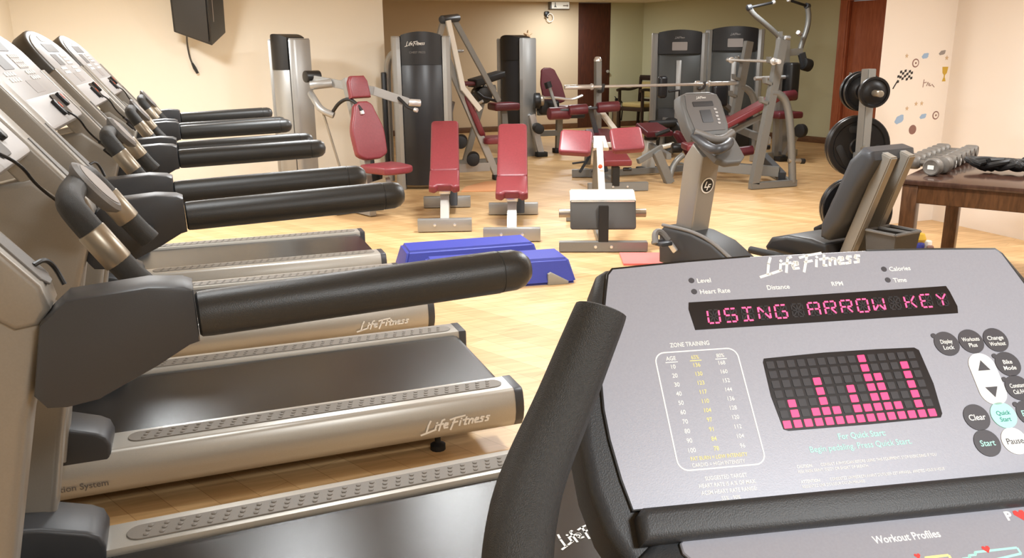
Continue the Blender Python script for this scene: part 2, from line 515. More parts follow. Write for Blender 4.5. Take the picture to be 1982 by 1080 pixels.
# ------------------------------------------------------------------ treadmills
TW = 0.84
def make_treadmill():
    T = thing('treadmill', (0, 0, 0), '', 'treadmill', group='treadmills in a row')
    xe = 1.105
    prof = [(0.0, 0.25), (0.125, 0.25), (0.13, 0.235), (0.13, 0.09), (0.03, 0.085), (-0.005, 0.10), (-0.024, 0.13), (-0.031, 0.165), (-0.028, 0.20), (-0.017, 0.235), (-0.008, 0.247)]
    for sgn in (0, 1):
        def Y(a): return a if sgn == 0 else TW - a
        b = MB().prism([(Y(a), z) for a, z in prof], (-0.52, 0, 0), (0, 1, 0), (0, 0, 1), xe - 0.03 + 0.52)
        side = build('side_frame', b, 'silver', T)
        # foot strip with studs
        ts = MB()
        y0 = Y(0.066)
        ts.prism(rrect(1.32, 0.075, 0.037, 6), (0.39, y0, 0.2495), (1, 0, 0), (0, 1, 0), 0.004, 0.0015, 1)
        bb = bmesh.new()
        for i in range(31):
            for j in range(3):
                m = Matrix.Translation((-0.215 + i * 0.0403 + (j - 1) * 0.006, y0 + (j - 1) * 0.021, 0.2535)) @ Matrix.Diagonal((1, 1, 0.55, 1))
                bmesh.ops.create_icosphere(bb, subdivisions=1, radius=0.0085, matrix=m)
        ts.merge(bb)
        build('foot_strip', ts, 'strip', T)
        ec = MB().prism([(Y(a * 1.02 - 0.001), z + 0.001) for a, z in prof], (xe - 0.03, 0, 0), (0, 1, 0), (0, 0, 1), 0.035, 0.006, 2, both=False)
        build('end_cap', ec, 'midgrey' if False else 'dark', T)
        # shroud where the upright meets the foot rail
        cp = MB().prism([(-0.56, 0.16), (-0.325, 0.16), (-0.312, 0.27), (-0.322, 0.30), (-0.35, 0.318), (-0.45, 0.352), (-0.56, 0.37)], (0, Y(-0.02) if sgn == 0 else Y(0.14), 0), (1, 0, 0), (0, 0, 1), -0.16, 0.012, 3)
        build('foot_shroud', cp, 'dark', T)
        # leaning upright
        up_ = MB()
        ya = Y(0.02)
        up_.prism([(-0.24, 1.10), (-0.36, 1.21), (-0.50, 1.18), (-0.62, 0.24), (-0.445, 0.24), (-0.38, 0.56), (-0.295, 0.93)], (0, Y(-0.045) if sgn == 0 else Y(0.05), 0), (1, 0, 0), (0, 0, 1), -0.095, 0.02, 4)
        build('upright', up_, 'beige', T)
        # upper arm shell carrying the console
        q = V((-0.618, 0, 0.787)); nn = V((0.787, 0, 0.618)); PA = V((-0.259, 0, 1.166))
        ar = MB()
        ar.prism([(0.34, -0.002), (-0.02, -0.002), (-0.055, -0.02), (-0.062, -0.05), (-0.045, -0.078), (0.0, -0.088), (0.10, -0.084), (0.34, -0.07)], PA + V((0, Y(-0.055) if sgn == 0 else Y(0.045), 0)), q, nn, -0.10 if q.cross(nn).y < 0 else 0.10, 0.010, 3)
        arm = build('arm_shell', ar, 'beige', T)
        gi = MB()
        gi.prism([(0.165, -0.006), (0.165, 0.006), (0.06, 0.024), (-0.015, 0.027), (-0.03, 0.012), (-0.03, -0.012), (-0.015, -0.027), (0.06, -0.024)], PA + V((0, Y(-0.005), 0)) + nn * -0.003, q, (0, 1, 0), -0.004 if q.cross(V((0, 1, 0))).dot(nn) < 0 else 0.004, 0.001, 1)
        build('inset_strip', gi, 'midgrey', arm)
        # bracket and rail
        br = MB().prism([(-0.215, 1.130), (-0.10, 1.138), (-0.05, 1.133), (-0.036, 1.126), (-0.034, 1.040), (-0.05, 1.036), (-0.10, 1.008), (-0.19, 0.966), (-0.235, 0.960), (-0.262, 0.963), (-0.277, 0.985), (-0.255, 1.095)], (0, Y(-0.085) if sgn == 0 else Y(0.0), 0), (1, 0, 0), (0, 0, 1), -0.085, 0.006, 2)
        build('rail_bracket', br, 'dark', T)
        yr = Y(-0.043)
        rl = MB().lathe((-0.034, yr, 1.074), (1, 0, 0.03), [(0.033, 0), (0.037, 0.004), (0.038, 0.02), (0.039, 0.25), (0.0395, 0.52), (0.0395, 0.523), (0.0375, 0.524), (0.0375, 0.526), (0.0385, 0.527), (0.038, 0.555), (0.033, 0.572), (0.022, 0.584), (0, 0.59)], 24)
        build('handrail', rl, 'rail', T)
    # deck and belt
    b = MB()
    b.prism([(-0.5, 0.238), (1.045, 0.238), (1.063, 0.232), (1.071, 0.215), (1.069, 0.19), (1.055, 0.17), (-0.5, 0.17)], (0, 0.70, 0), (1, 0, 0), (0, 0, 1), 0.56)
    belt = build('running_belt', b, 'belt', T)
    dk = MB()
    dk.box((0.25, 0.42, 0.14), (1.5, 0.56, 0.05), bev=0.004)
    dk.box((1.01, 0.42, 0.16), (0.06, 0.6, 0.07), bev=0.004)
    build('deck', dk, 'black', T)
    for xx in (-0.8, 0.8):
        for yy in (0.1, TW - 0.1):
            build('levelling_foot', MB().lathe((xx, yy, 0.0), (0, 0, 1), [(0.03, 0), (0.03, 0.02), (0.012, 0.03), (0.012, 0.10)], 12), 'rubber', T)
    mh = MB().prism([(-0.50, 0.08), (-0.50, 0.245), (-0.62, 0.30), (-0.95, 0.29), (-1.06, 0.22), (-1.07, 0.08)], (0, TW - 0.03, 0), (1, 0, 0), (0, 0, 1), TW - 0.06, 0.03, 4)
    build('motor_hood', mh, 'dark', T)
    # console
    q = V((-0.618, 0, 0.787))
    nn = V((0.787, 0, 0.618))
    P0 = V((-0.259, 0, 1.166))
    def cp(y, s, h=0.0): return P0 + q * s + V((0, y, 0)) + nn * h
    cm = TW / 2
    top = []
    for k in range(17):
        a = R(-0 + 180 * k / 16)
        top.append((cm + math.cos(a) * 0.455, 0.392 + max(0, math.sin(a)) ** 0.8 * 0.165))
    outline = [(cm - 0.455, 0.225), (cm + 0.455, 0.225)] + top
    b = MB().prism(outline, cp(0, 0, -0.085), (0, 1, 0), q, 0.075, 0.012, 3)
    con = build('console', b, 'taupe_and_shade', T)  # same paint as the arms, with its shade put into the colour
    top2 = []
    for k in range(17):
        a = R(180 * k / 16)
        top2.append((cm + math.cos(a) * 0.42, 0.388 + max(0, math.sin(a)) ** 0.8 * 0.145))
    b = MB().prism([(cm - 0.42, 0.232), (cm + 0.42, 0.232)] + top2, cp(0, 0, -0.011), (0, 1, 0), q, 0.006, 0.003, 2)
    build('faceplate', b, 'console', con)
    b = MB()
    b.prism(rrect(0.34, 0.045, 0.006), cp(cm, 0.45, -0.0049), (0, 1, 0), q, 0.0015)
    b.prism(rrect(0.16, 0.06, 0.006), cp(cm - 0.12, 0.385, -0.0049), (0, 1, 0), q, 0.0015)
    build('display_window', b, 'console_dk', con)
    b = MB()
    b.prism(rrect(0.17, 0.05, 0.006), cp(cm + 0.02, 0.285, -0.0049), (0, 1, 0), q, 0.001)
    b.prism(rrect(0.16, 0.06, 0.006), cp(cm + 0.14, 0.385, -0.0049), (0, 1, 0), q, 0.001)
    build('print_panel', b, 'console_mid', con)
    kl = [(0.08 + i * 0.036, 0.405 - j * 0.02, 0.028, 0.011) for i in range(5) for j in range(3)]
    kl += [(-0.26 + i * 0.042, 0.338 - j * 0.022, 0.03, 0.014) for i in range(4) for j in range(2)]
    kl += [(0.10 + i * 0.042, 0.338 - j * 0.022, 0.03, 0.014) for i in range(4) for j in range(2)]
    for ky, ks, kw, kh in kl:
        build('key', MB().prism(rrect(kw, kh, 0.005), cp(cm + ky, ks, -0.0045), (0, 1, 0), q, 0.002), 'white', con)
    build('top_badge', MB().prism(rrect(0.16, 0.03, 0.012), cp(cm, 0.50, -0.0045), (0, 1, 0), q, 0.002), 'white', con)
    # tray with a music player cradle
    tn_ = -0.004
    b = MB()
    b.prism(rrect(0.72, 0.115, 0.02), cp(cm, 0.195, tn_ - 0.04), (0, 1, 0), q, 0.04, 0.008, 2)
    tr = build('accessory_tray', b, 'console', T)
    build('player_dock', MB().prism(rrect(0.10, 0.085, 0.014), cp(cm + 0.10, 0.198, tn_ + 0.001), (0, 1, 0), q, 0.003, 0.001, 1), 'screen', tr)
    for dy, ss, ll in ((-0.01, 0.19, 0.06), (0.20, 0.213, 0.055)):
        dcl = build('dock_clip', MB().prism(rrect(0.033, ll, 0.01), cp(cm + dy, ss, tn_), (0, 1, 0), q, 0.013, 0.003, 2), 'black', tr)
    for dy, ss in ((0.005, 0.195), (0.195, 0.22)):
        build('indicator_lens', MB().prism(rrect(0.013, 0.022, 0.004), cp(cm + dy, ss, tn_ + 0.012), (0, 1, 0), q, 0.003), 'orange', tr)
    cc = MB().tube(smooth_path([cp(cm, 0.175, tn_ + 0.01), cp(cm + 0.01, 0.13, 0.02), cp(cm + 0.06, 0.08, 0.0), cp(cm + 0.10, 0.01, 0.0), cp(cm + 0.14, -0.05, -0.01)], 3), 0.0035, 8)
    cc.tube(smooth_path([cp(cm + 0.08, 0.03, 0.0), cp(cm + 0.12, 0.0, 0.005), cp(cm + 0.14, -0.05, -0.01), cp(cm + 0.10, 0.0, -0.01)], 2), 0.006, 8)
    build('safety_cord', cc, 'black', T)
    c2 = MB().tube(smooth_path([cp(0.0, 0.005, 0.0), cp(0.02, 0.0, 0.014), cp(0.04, -0.02, 0.01), cp(0.035, -0.05, 0.0)], 2), 0.004, 8)
    build('cord_loop', c2, 'black', T)
    # heart rate bar between the rails
    pts = [(-0.116, 0.20, 1.066), (-0.120, 0.20, 1.072), (-0.140, 0.20, 1.095), (-0.212, 0.205, 1.205), (-0.230, 0.24, 1.232), (-0.230, 0.42, 1.234)]
    pts = pts + [(x, TW - y, z) for x, y, z in reversed(pts[:-1])]
    sp = smooth_path(pts, 2)
    rr2 = [0.024] * len(sp)
    for i, f in ((0, 0.012), (1, 0.019), (2, 0.0225)):
        rr2[i] = f; rr2[-1 - i] = f
    bar = build('heart_rate_bar', MB().tube(sp, rr2, 14), 'foam', T)
    for sg in (0, 1):
        p = V((-0.156, 0.202, 1.118)); q2 = V((-0.196, 0.204, 1.180))
        if sg: p.y = TW - p.y; q2.y = TW - q2.y
        build('sensor_grip', MB().cyl(p, q2, 0.0262, 16, 0.003), 'grip', bar)
    ax = V((0.80, 0, 0.62))
    b = MB().lathe(V((-0.210, TW / 2, 1.216)), ax, [(0.05, 0.0), (0.062, 0.012), (0.064, 0.02), (0.056, 0.027), (0, 0.028)], 28)
    dc = build('remote_disc', b, 'midgrey', bar)
    build('disc_face', MB().lathe(V((-0.210, TW / 2, 1.216)) + ax.normalized() * 0.0275, ax, [(0.05, 0), (0.05, 0.001), (0, 0.0015)], 28), 'console_mid', bar)
    for sg in (0, 1):
        p = V((-0.128, 0.20, 1.078)); q2 = V((-0.125, -0.02, 1.05))
        if sg: p.y = TW - p.y; q2.y = TW - q2.y
        build('bar_mount', MB().cyl(p, q2, 0.014, 12), 'dark', T)
    build('disc_bracket', MB().bar((-0.226, TW / 2, 1.232), (-0.205, TW / 2, 1.222), 0.05, 0.02), 'dark', T)
    return T, belt

# two lettering parts sit on the near side frame
tm, belt0 = make_treadmill()
lg = logo(MB(), V((0.72, -0.0325, 0.142)), (1, 0, 0.02), (0, 0, 1), 0.036, 0.25, 1.5)
ab = MB().text('Absorption System', V((-0.565, -0.0325, 0.140)), (1, 0, 0), (0, 0, 1), 0.03, bold=0.01)
lo = build('maker_lettering', lg, 'white', tm)
abo = build('frame_lettering', ab, 'console_dk', tm)
TMX = [0.0, -0.055, -0.062, -0.072]
TMY = [1.447, 2.786, 4.05, 5.172]
TLAB = ['nearest treadmill, its wide running belt filling the bottom of the view beside the bike',
        'second treadmill from the camera, with the silver side frame fully in view',
        'third treadmill from the camera, mostly behind the handrails of the two nearer ones',
        'farthest treadmill of the row, closest to the speaker wall']
tms = [tm] + [copy_tree(tm) for _ in range(3)]
for t, x, y, l in zip(tms, TMX, TMY, TLAB):
    t.location = (x, y, 0)
tms[0].rotation_euler.z = R(1.4)
for t, l in zip(tms, TLAB):
    t['label'] = l
bt = logo(MB(), V((0.79, 0.300, 0.2386)), (0.98, 0.18, 0), (-0.18, 0.98, 0), 0.045, 0.2, 1.15)
build('belt_lettering', bt, 'white', tms[0])

# ------------------------------------------------------------------ foreground upright bike (console, grip, lower tray)
cu_ = V((0.98016, -0.19819, 0.0036))
cv_ = V((0.13477, 0.67959, 0.72111))
cn_ = cu_.cross(cv_)
co_ = V((0.4204, 0.5076, 1.1904))
def cpt(a, b, h=0.0):          # console plane, millimetres from the lower left lamp
    return co_ + cu_ * (a / 1000) + cv_ * (b / 1000) + cn_ * (h / 1000)
BL = V((0.52, 0.95, 0.0))
bike = thing('upright_bike', BL, 'upright exercise bike in the foreground with a lit red message display', 'exercise bike')
def bb(name, mb, m, parent=None, sharp=38):
    """part in world coordinates"""
    return build(name, mb, m, bike if parent is None else parent, BL, sharp)
def sym(pts, c=66.0):
    """mirror the left half outline about u=c"""
    return pts + [(2 * c - a, b) for a, b in reversed(pts)]
face = [(66, 156.6), (10, 156.8), (-50, 155), (-118, 151.5), (-123, 146), (-128, 128), (-134, 105), (-141, 80), (-145, 55), (-147.5, 25), (-147, 0), (-143.5, -32), (-139, -56)]
facep = [(a / 1000, b / 1000) for a, b in face[1:]]
facep = facep + [(0.132 - a, b) for a, b in reversed(facep)]
rim = [(10, 159.5), (-50, 158), (-122, 155), (-131, 150), (-139, 128), (-149, 100), (-160, 62), (-167, 30), (-170, 0), (-168.5, -36), (-161, -70), (-146, -100), (-118, -128)]
rimp = [(a / 1000, b / 1000) for a, b in rim]
rimp = rimp + [(0.132 - a, b) for a, b in reversed(rimp)]
bezel = MB().prism(rimp, cpt(0, 0, -62), cu_, cv_, 0.060, 0.010, 4)
con = bb('console', bezel, 'bikedark')
def sub(name, mb, m):
    return build(name, mb, m, con, BL)
def flat(poly, h=0.6, t=0.4):
    return [(a / 1000, b / 1000) for a, b in poly], cpt(0, 0, h), cu_, cv_, t / 1000
sub('faceplate', MB().prism(facep, cpt(0, 0, -3), cu_, cv_, 0.0032, 0.0008, 1), 'bikeface')
# thin dark joint round the overlay
jt = MB()
edge = [cpt(a * 1000, b * 1000, -0.6) for a, b in facep]
jt.tube(edge, 0.0013, 6)
sub('overlay_joint', jt, 'black')
d1p = [(-57, 114.5), (-58.5, 108), (-57, 88.3), (30, 88.2), (100, 88.2), (186.5, 88.3), (188.5, 95), (187, 110), (185.5, 115.7), (100, 115), (30, 114.6)]
def pr(mb, poly, h=0.3, t=0.3):
    mb.prism([(a / 1000, b / 1000) for a, b in poly], cpt(0, 0, h), cu_, cv_, t / 1000)
    return mb
sub('message_display', pr(MB(), [p for p in reversed(d1p)]), 'screen')
SEG = {'a1': ((0, 2), (1, 2)), 'a2': ((1, 2), (2, 2)), 'f': ((0, 1), (0, 2)), 'b': ((2, 1), (2, 2)), 'e': ((0, 0), (0, 1)), 'c': ((2, 0), (2, 1)), 'd1': ((0, 0), (1, 0)), 'd2': ((1, 0), (2, 0)),
       'g1': ((0, 1), (1, 1)), 'g2': ((1, 1), (2, 1)), 'h': ((0, 2), (1, 1)), 'i': ((1, 1), (1, 2)), 'j': ((2, 2), (1, 1)), 'k': ((0, 0), (1, 1)), 'l': ((1, 0), (1, 1)), 'm': ((2, 0), (1, 1))}
CH = {'U': 'b c d1 d2 e f', 'S': 'a1 a2 f g1 g2 c d1 d2', 'I': 'a1 a2 i l d1 d2', 'N': 'e f h m b c', 'G': 'a1 a2 f e d1 d2 c g2', 'A': 'a1 a2 b c e f g1 g2', 'R': 'a1 a2 b e f g1 g2 m', 'O': 'a1 a2 b c d1 d2 e f',
      'W': 'e f b c k m', 'K': 'e f g1 j m', 'E': 'a1 a2 f e d1 d2 g1', 'Y': 'h j l'}
sg_on, sg_off = MB(), MB()
for i, ch in enumerate('USING ARROW KEY'):
    for nm, (p, q) in SEG.items():
        onn = ch != ' ' and nm in CH[ch].split()
        x0 = -43.2 + i * 15.3
        def sp(c): return V((x0 + c[0] * 5.1 + (c[1] - 1) * 0.55, 93.6 + c[1] * 6.1 + i * 0.18, 0))
        a, b = sp(p), sp(q)
        d = (b - a).normalized()
        a, b = a + d * 0.7, b - d * 0.7
        n = V((-d.y, d.x, 0)) * (0.72 if onn else 0.6)
        pr(sg_on if onn else sg_off, [tuple(x)[:2] for x in (a - n, b - n, b + n, a + n)], 0.7, 0.25)
sub('message_segments', sg_on, 'ledtext')
sub('unlit_segments', sg_off, 'seg_off2')
d2p = [(-5.5, 55), (-4, 58.2), (50, 59.8), (100, 59.5), (133, 58.6), (136.5, 56), (138.3, 25), (136, -1.5), (133.5, -4.6), (70, -5.4), (0, -5.2), (-4, -3.6), (-6.8, 25)]
sub('matrix_display', pr(MB(), [p for p in reversed(d2p)]), 'screen')
HT = [1, 3, 1, 2, 5, 2, 1, 4, 2, 7, 5, 2, 1, 6, 1]
l_on, l_off = MB(), MB()
for i in range(15):
    for j in range(7):
        pr(l_on if j < HT[i] else l_off, [(p[0], p[1]) for p in rrect(6.6, 6.4, 0.4, 1, i * 9.1, j * 8.65)], 0.7, 0.25)
sub('lit_lamps', l_on, 'led')
sub('unlit_lamps', l_off, 'seg_off')
def tx(mb, s, a, b, size, al='LEFT', bold=0.0, sh=0.0, sx=1.0, h=0.35):
    return mb.text(s, cpt(a, b, h), cu_, cv_, size / 1000, al, bold, sh, 0.00005, sx)
w = MB()
tx(w, 'Level', -45, 133, 6.2, bold=0.015)
tx(w, 'Heart Rate', -45, 122, 6.2, bold=0.015)
tx(w, 'Distance', 16.6, 122.4, 6.2, bold=0.015, sx=0.98)
tx(w, 'RPM', 77.4, 122.4, 6.0, bold=0.015)
tx(w, 'Calories', 137.2, 134, 6.2, bold=0.015)
tx(w, 'Time', 137.2, 122.4, 6.2, bold=0.015)
tx(w, 'ZONE TRAINING', -82, 74, 5.6, bold=0.012, sx=0.8)
tx(w, 'AGE', -83.7, 62.4, 5.2, 'CENTER', 0.012, sx=0.85)
for i in range(10):
    v = 55.0 - i * 7.88
    tx(w, str((i + 1) * 10), -83.6, v, 5.2, 'CENTER', 0.012, sx=0.9)
for i, t in enumerate(['168', '160', '152', '144', '136', '128', '120', '112', '104', '96']):
    tx(w, t, -41.5, 55.6 - i * 7.9, 5.0, 'CENTER', 0.006, sx=0.9)
tx(w, '80%', -41, 62.2, 4.8, 'CENTER', 0.006, sx=0.85)
pr(w, [(-89, 60.4), (-78.5, 60.4), (-78.5, 61.1), (-89, 61.1)], 0.3, 0.1)
pr(w, [(-46, 60.4), (-36, 60.4), (-36, 61.1), (-46, 61.1)], 0.3, 0.1)
tx(w, 'CARDIO = HIGH INTENSITY', -86, -27.6, 4.4, bold=0.0, sx=0.79)
for i, t in enumerate(['SUGGESTED TARGET', 'HEART RATE IS A % OF MAX.', 'ACSM HEART RATE RANGE:', '55% - 90%']):
    tx(w, t, -61, -38.6 - i * 5.4, 4.4, 'CENTER', 0.012, sx=0.82)
tx(w, 'CAUTION:', -2, -35.6, 3.3, bold=0.02, sx=0.85)
tx(w, 'CONSULT A PHYSICIAN BEFORE USING THIS EQUIPMENT. STOP EXERCISING IF YOU', 18, -35.6, 3.3, sx=0.80)
tx(w, 'FEEL PAIN, FAINT, DIZZY OR SHORT OF BREATH.', -2, -39.6, 3.3, sx=0.82)
tx(w, 'ATTENTION:', -2, -47.6, 3.3, bold=0.02, sx=0.85)
tx(w, "CONSULTEZ UN MEDECIN AVANT D'UTILISER CET APPAREIL. ARRETEZ-VOUS SI VOUS", 22, -47.6, 3.3, sx=0.77)
tx(w, "RESSENTEZ UNE DOULEUR OU UN MALAISE.", -2, -51.4, 3.3, sx=0.8)
# rounded frame of the zone table
ro = rrect(72.5, 100.5, 9, 6, -61.3, 20)
ri = rrect(70.3, 98.3, 8, 6, -61.3, 20)
for i in range(len(ro)):
    j = (i + 1) % len(ro)
    pr(w, [ro[i], ro[j], ri[j], ri[i]], 0.3, 0.1)
logo(w, cpt(20, 139, 0.35), cu_ + cv_ * 0.055, cv_, 0.0132, 0.094, 1.55)
sub('white_lettering', w, 'white')
y = MB()
tx(y, '65%', -63, 62.2, 4.8, 'CENTER', 0.006, sx=0.85)
pr(y, [(-68, 60.4), (-58, 60.4), (-58, 61.1), (-68, 61.1)], 0.3, 0.1)
for i, t in enumerate(['136', '130', '123', '117', '110', '104', '97', '91', '84', '78']):
    tx(y, t, -63.3, 55.2 - i * 7.9, 5.0, 'CENTER', 0.008, sx=0.9)
tx(y, 'FAT BURN = LOW INTENSITY', -86, -22.4, 4.4, bold=0.004, sx=0.80)
sub('yellow_lettering', y, 'yellow')
g = MB()
tx(g, 'For Quick Start:', 39.5, -15.6, 7.0, bold=0.016, sx=0.9)
tx(g, 'Begin pedaling. Press Quick Start.', 12.5, -24.2, 7.0, bold=0.004, sx=0.93)
sub('mint_lettering', g, 'mint')
dots = [(-49.7, 135.7), (-49.7, 124.7), (132.4, 136.4), (132.2, 125.2)]
for a, b in dots:
    sub('indicator_dot', pr(MB(), circ(2.6, 16, a, b), 0.25, 0.3), 'key')
keys = [(164.3, 60, 'Display\nLock', 'key'), (187.8, 60.6, 'Workouts\nPlus', 'key'), (211.3, 60.3, 'Change\nWorkout', 'key'), (213.1, 37.3, 'Bike\nMode', 'key'), (213, 15.5, 'Constant\nCal./Hr.', 'key'),
        (165, -7.1, 'Clear', 'key'), (189.6, -7.2, 'Quick\nStart', 'mint'), (213.5, -7.1, 'Enter', 'key'), (165.3, -29.2, 'Start', 'key'), (190, -29.5, 'Pause', 'white')]
for a, b, t, m in keys:
    kb = pr(MB(), circ(11.4, 28, a, b), 0.2, 0.7)
    if t.split('\n')[0] in ('Display', 'Bike', 'Constant', 'Enter'):
        pr(kb, circ(2.4, 12, a - 9.3, b + 8.2), 0.2, 0.6)
    k = sub('key', kb, m)
    lt = MB()
    ls = t.split('\n')
    for i, l in enumerate(ls):
        sz = 6.6 if len(ls) == 1 else 5.4
        f = 0.95 if len(l) < 7 else 0.72
        if len(ls) == 1: sz = 7.2
        tx(lt, l, a, b - 2.5 + (0 if len(ls) == 1 else (2.6 - i * 5.6)), sz, 'CENTER', 0.01, sx=f, h=1.0)
    lm = {'mint': 'teal', 'white': 'ink', 'key': 'white'}[m]
    if t in ('Start', 'Enter'): lm = 'mint'
    sub('key_lettering', lt, lm)
ak = pr(MB(), rrect(24.5, 47, 12, 8, 188.6, 25.5), 0.2, 0.7)
sub('arrow_key', ak, 'white')
tr = pr(MB(), [(183, 33), (194.5, 33), (188.8, 42.5)], 1.0, 0.1)
sub('up_arrow', tr, 'ink')
tr = pr(MB(), [(183, 18), (188.8, 8.5), (194.5, 18)], 1.0, 0.1)
sub('down_arrow', tr, 'ink')
# ledge below the face and the lower tray panel
b = MB()
b.prism([(-0.139, -0.083), (0.271, -0.083), (0.271, -0.0565), (-0.133, -0.0565), (-0.139, -0.062)], cpt(0, 0, -12), cu_, cv_, 0.026, 0.007, 4)
sub('reading_ledge', b, 'bikedark')
tv = V((0.175, 0.885, 0.43)); tv = (tv - cu_ * tv.dot(cu_)).normalized()
tn = cu_.cross(tv)
to = cpt(66, -84, 6)
def tpt(a, b, h=0.0): return to + cu_ * (a / 1000) + tv * (b / 1000) + tn * (h / 1000)
b = MB().prism([(-0.19, 0.012), (-0.215, -0.01), (-0.20, -0.05), (-0.17, -0.17), (0.17, -0.17), (0.20, -0.05), (0.215, -0.01), (0.19, 0.012)], tpt(0, 0, -40), cu_, tv, 0.037, 0.008, 3)
bb('tray_housing', b, 'bikedark')
b = MB().prism([(-0.168, 0.006), (-0.176, 0.000), (-0.176, -0.008), (-0.150, -0.045), (-0.12, -0.11), (-0.11, -0.16), (0.11, -0.16), (0.12, -0.11), (0.150, -0.045), (0.176, -0.008), (0.176, 0.000), (0.168, 0.006)][::-1], tpt(0, 0, -3.6), cu_, tv, 0.004, 0.001, 1)
tp = bb('tray_panel', b, 'bikeface')
w = MB().text('Workout Profiles', tpt(-30, -16.8, 0.4), cu_, tv, 0.0088, 'LEFT', 0.016, 0, 0.00005, 0.86)
build('tray_lettering', w, 'white', tp, BL)
build('mark_letter', MB().text('P', tpt(84, -9, 0.4), cu_, tv, 0.0105, 'LEFT', 0.04, 0.1, 0.00005), 'white', tp, BL)
hp = [(0, -4.2), (4, 0.4), (3.4, 2.8), (1.4, 3.2), (0, 1.8), (-1.4, 3.2), (-3.4, 2.8), (-4, 0.4)]
def heart(a, b, k):
    return MB().prism([(x * k / 1000, y2 * k / 1000) for x, y2 in hp], tpt(a, b, 0.4), cu_, tv, 0.0002)
build('heart_mark', heart(97, -5.5, 1.25), 'heart', tp, BL)
build('heart_mark', heart(-3, -30, 0.6), 'heart', tp, BL)
build('heart_mark', heart(52.5, -30.5, 0.8), 'heart', tp, BL)
def ring(poly_o, wd, h=0.3):
    b = MB()
    n = len(poly_o)
    for i in range(n):
        p, q = V((*poly_o[i], 0)), V((*poly_o[(i + 1) % n], 0))
        b.bar(tpt(p.x, p.y, h), tpt(q.x, q.y, h), wd / 1000, 0.0003, tn, 0)
    return b
build('profile_chart', ring([(2, -44), (2, -32), (21, -32), (21, -44)], 2.0), 'yellow', tp, BL)
build('profile_chart', ring([(30, -36), (36, -36), (36, -34), (42, -34), (42, -32), (77, -32), (77, -37), (30, -42)], 1.8), 'mint', tp, BL)
# foam grip on the left horn of the handlebar
GRIP = [(0.2575, 0.517, 1.305), (0.256, 0.516, 1.302), (0.242, 0.513, 1.274), (0.219, 0.500, 1.239), (0.196, 0.484, 1.213), (0.177, 0.464, 1.194), (0.161, 0.437, 1.174), (0.153, 0.415, 1.145), (0.160, 0.42, 1.11), (0.19, 0.47, 1.07), (0.24, 0.53, 1.05)]
def grip_pts():
    return GRIP
gp = smooth_path(grip_pts(), 2)
nG = len(gp)
rr = [0.0178 + 0.0052 * min(1.0, i / (nG * 0.5)) for i in range(nG)]
rr[0] = 0.0125
rr[1] = 0.0158
rr[2] = 0.0172
hb = bb('hand_grip', MB().tube(gp, rr, 20), 'foam')
# right horn mirrored about the console axis
ctr = cpt(66, 0)
def mirror(p):
    p = V(p)
    d = (p - ctr).dot(cu_)
    return p - cu_ * (2 * d)
bb('hand_grip', MB().tube([mirror(p) for p in gp], rr, 20), 'foam')
b = MB().tube(smooth_path([(0.24, 0.53, 1.05), (0.32, 0.60, 1.03), cpt(66, -90, -110), mirror((0.32, 0.60, 1.03)), mirror((0.24, 0.53, 1.05))], 2), 0.016, 12)
bb('handlebar', b, 'dark')
cb = cpt(66, -60, -60)
b = MB()
b.prism(rrect(0.10, 0.16, 0.04), (cb.x, cb.y + 0.02, 0.28), (cu_.x, cu_.y, 0), (-cu_.y, cu_.x, 0), cb.z - 0.28, 0.01)
bb('console_mast', b, 'beige')
fdir = V((0.198, 0.98, 0))
b = MB()
base0 = V((cb.x, cb.y, 0))
b.prism([(-0.45, 0.08), (-0.40, 0.30), (-0.05, 0.42), (0.18, 0.36), (0.30, 0.20), (0.30, 0.08)], base0 + cu_ * 0.07, fdir, (0, 0, 1), 0.14, 0.03, 3)
bb('body_shell', b, 'bikedark')
sd = base0 - fdir * 0.55
b = MB().bar(base0 - fdir * 0.35 + V((0, 0, 0.2)), sd + V((0, 0, 0.78)), 0.06, 0.06, fdir, 0.006)
bb('seat_post', b, 'silver')
for k, dd in enumerate((0.25, -0.6)):
    b = MB().bar(base0 + fdir * dd - cu_ * 0.26 + V((0, 0, 0.04)), base0 + fdir * dd + cu_ * 0.26 + V((0, 0, 0.04)), 0.07, 0.07, (0, 0, 1), 0.01)
    bb('stabiliser', b, 'dark')
b = MB().bar(base0 + fdir * 0.25 + V((0, 0, 0.06)), base0 - fdir * 0.6 + V((0, 0, 0.06)), 0.08, 0.06, (0, 0, 1), 0.008)
bb('base_beam', b, 'silver')
b = MB().prism([(-0.10, -0.12), (0.10, -0.12), (0.12, -0.02), (0.05, 0.06), (0.022, 0.17), (-0.022, 0.17), (-0.05, 0.06), (-0.12, -0.02)], sd + V((0, 0, 0.77)), cu_, fdir, 0.07, 0.025, 4)
bb('saddle', b, 'black')

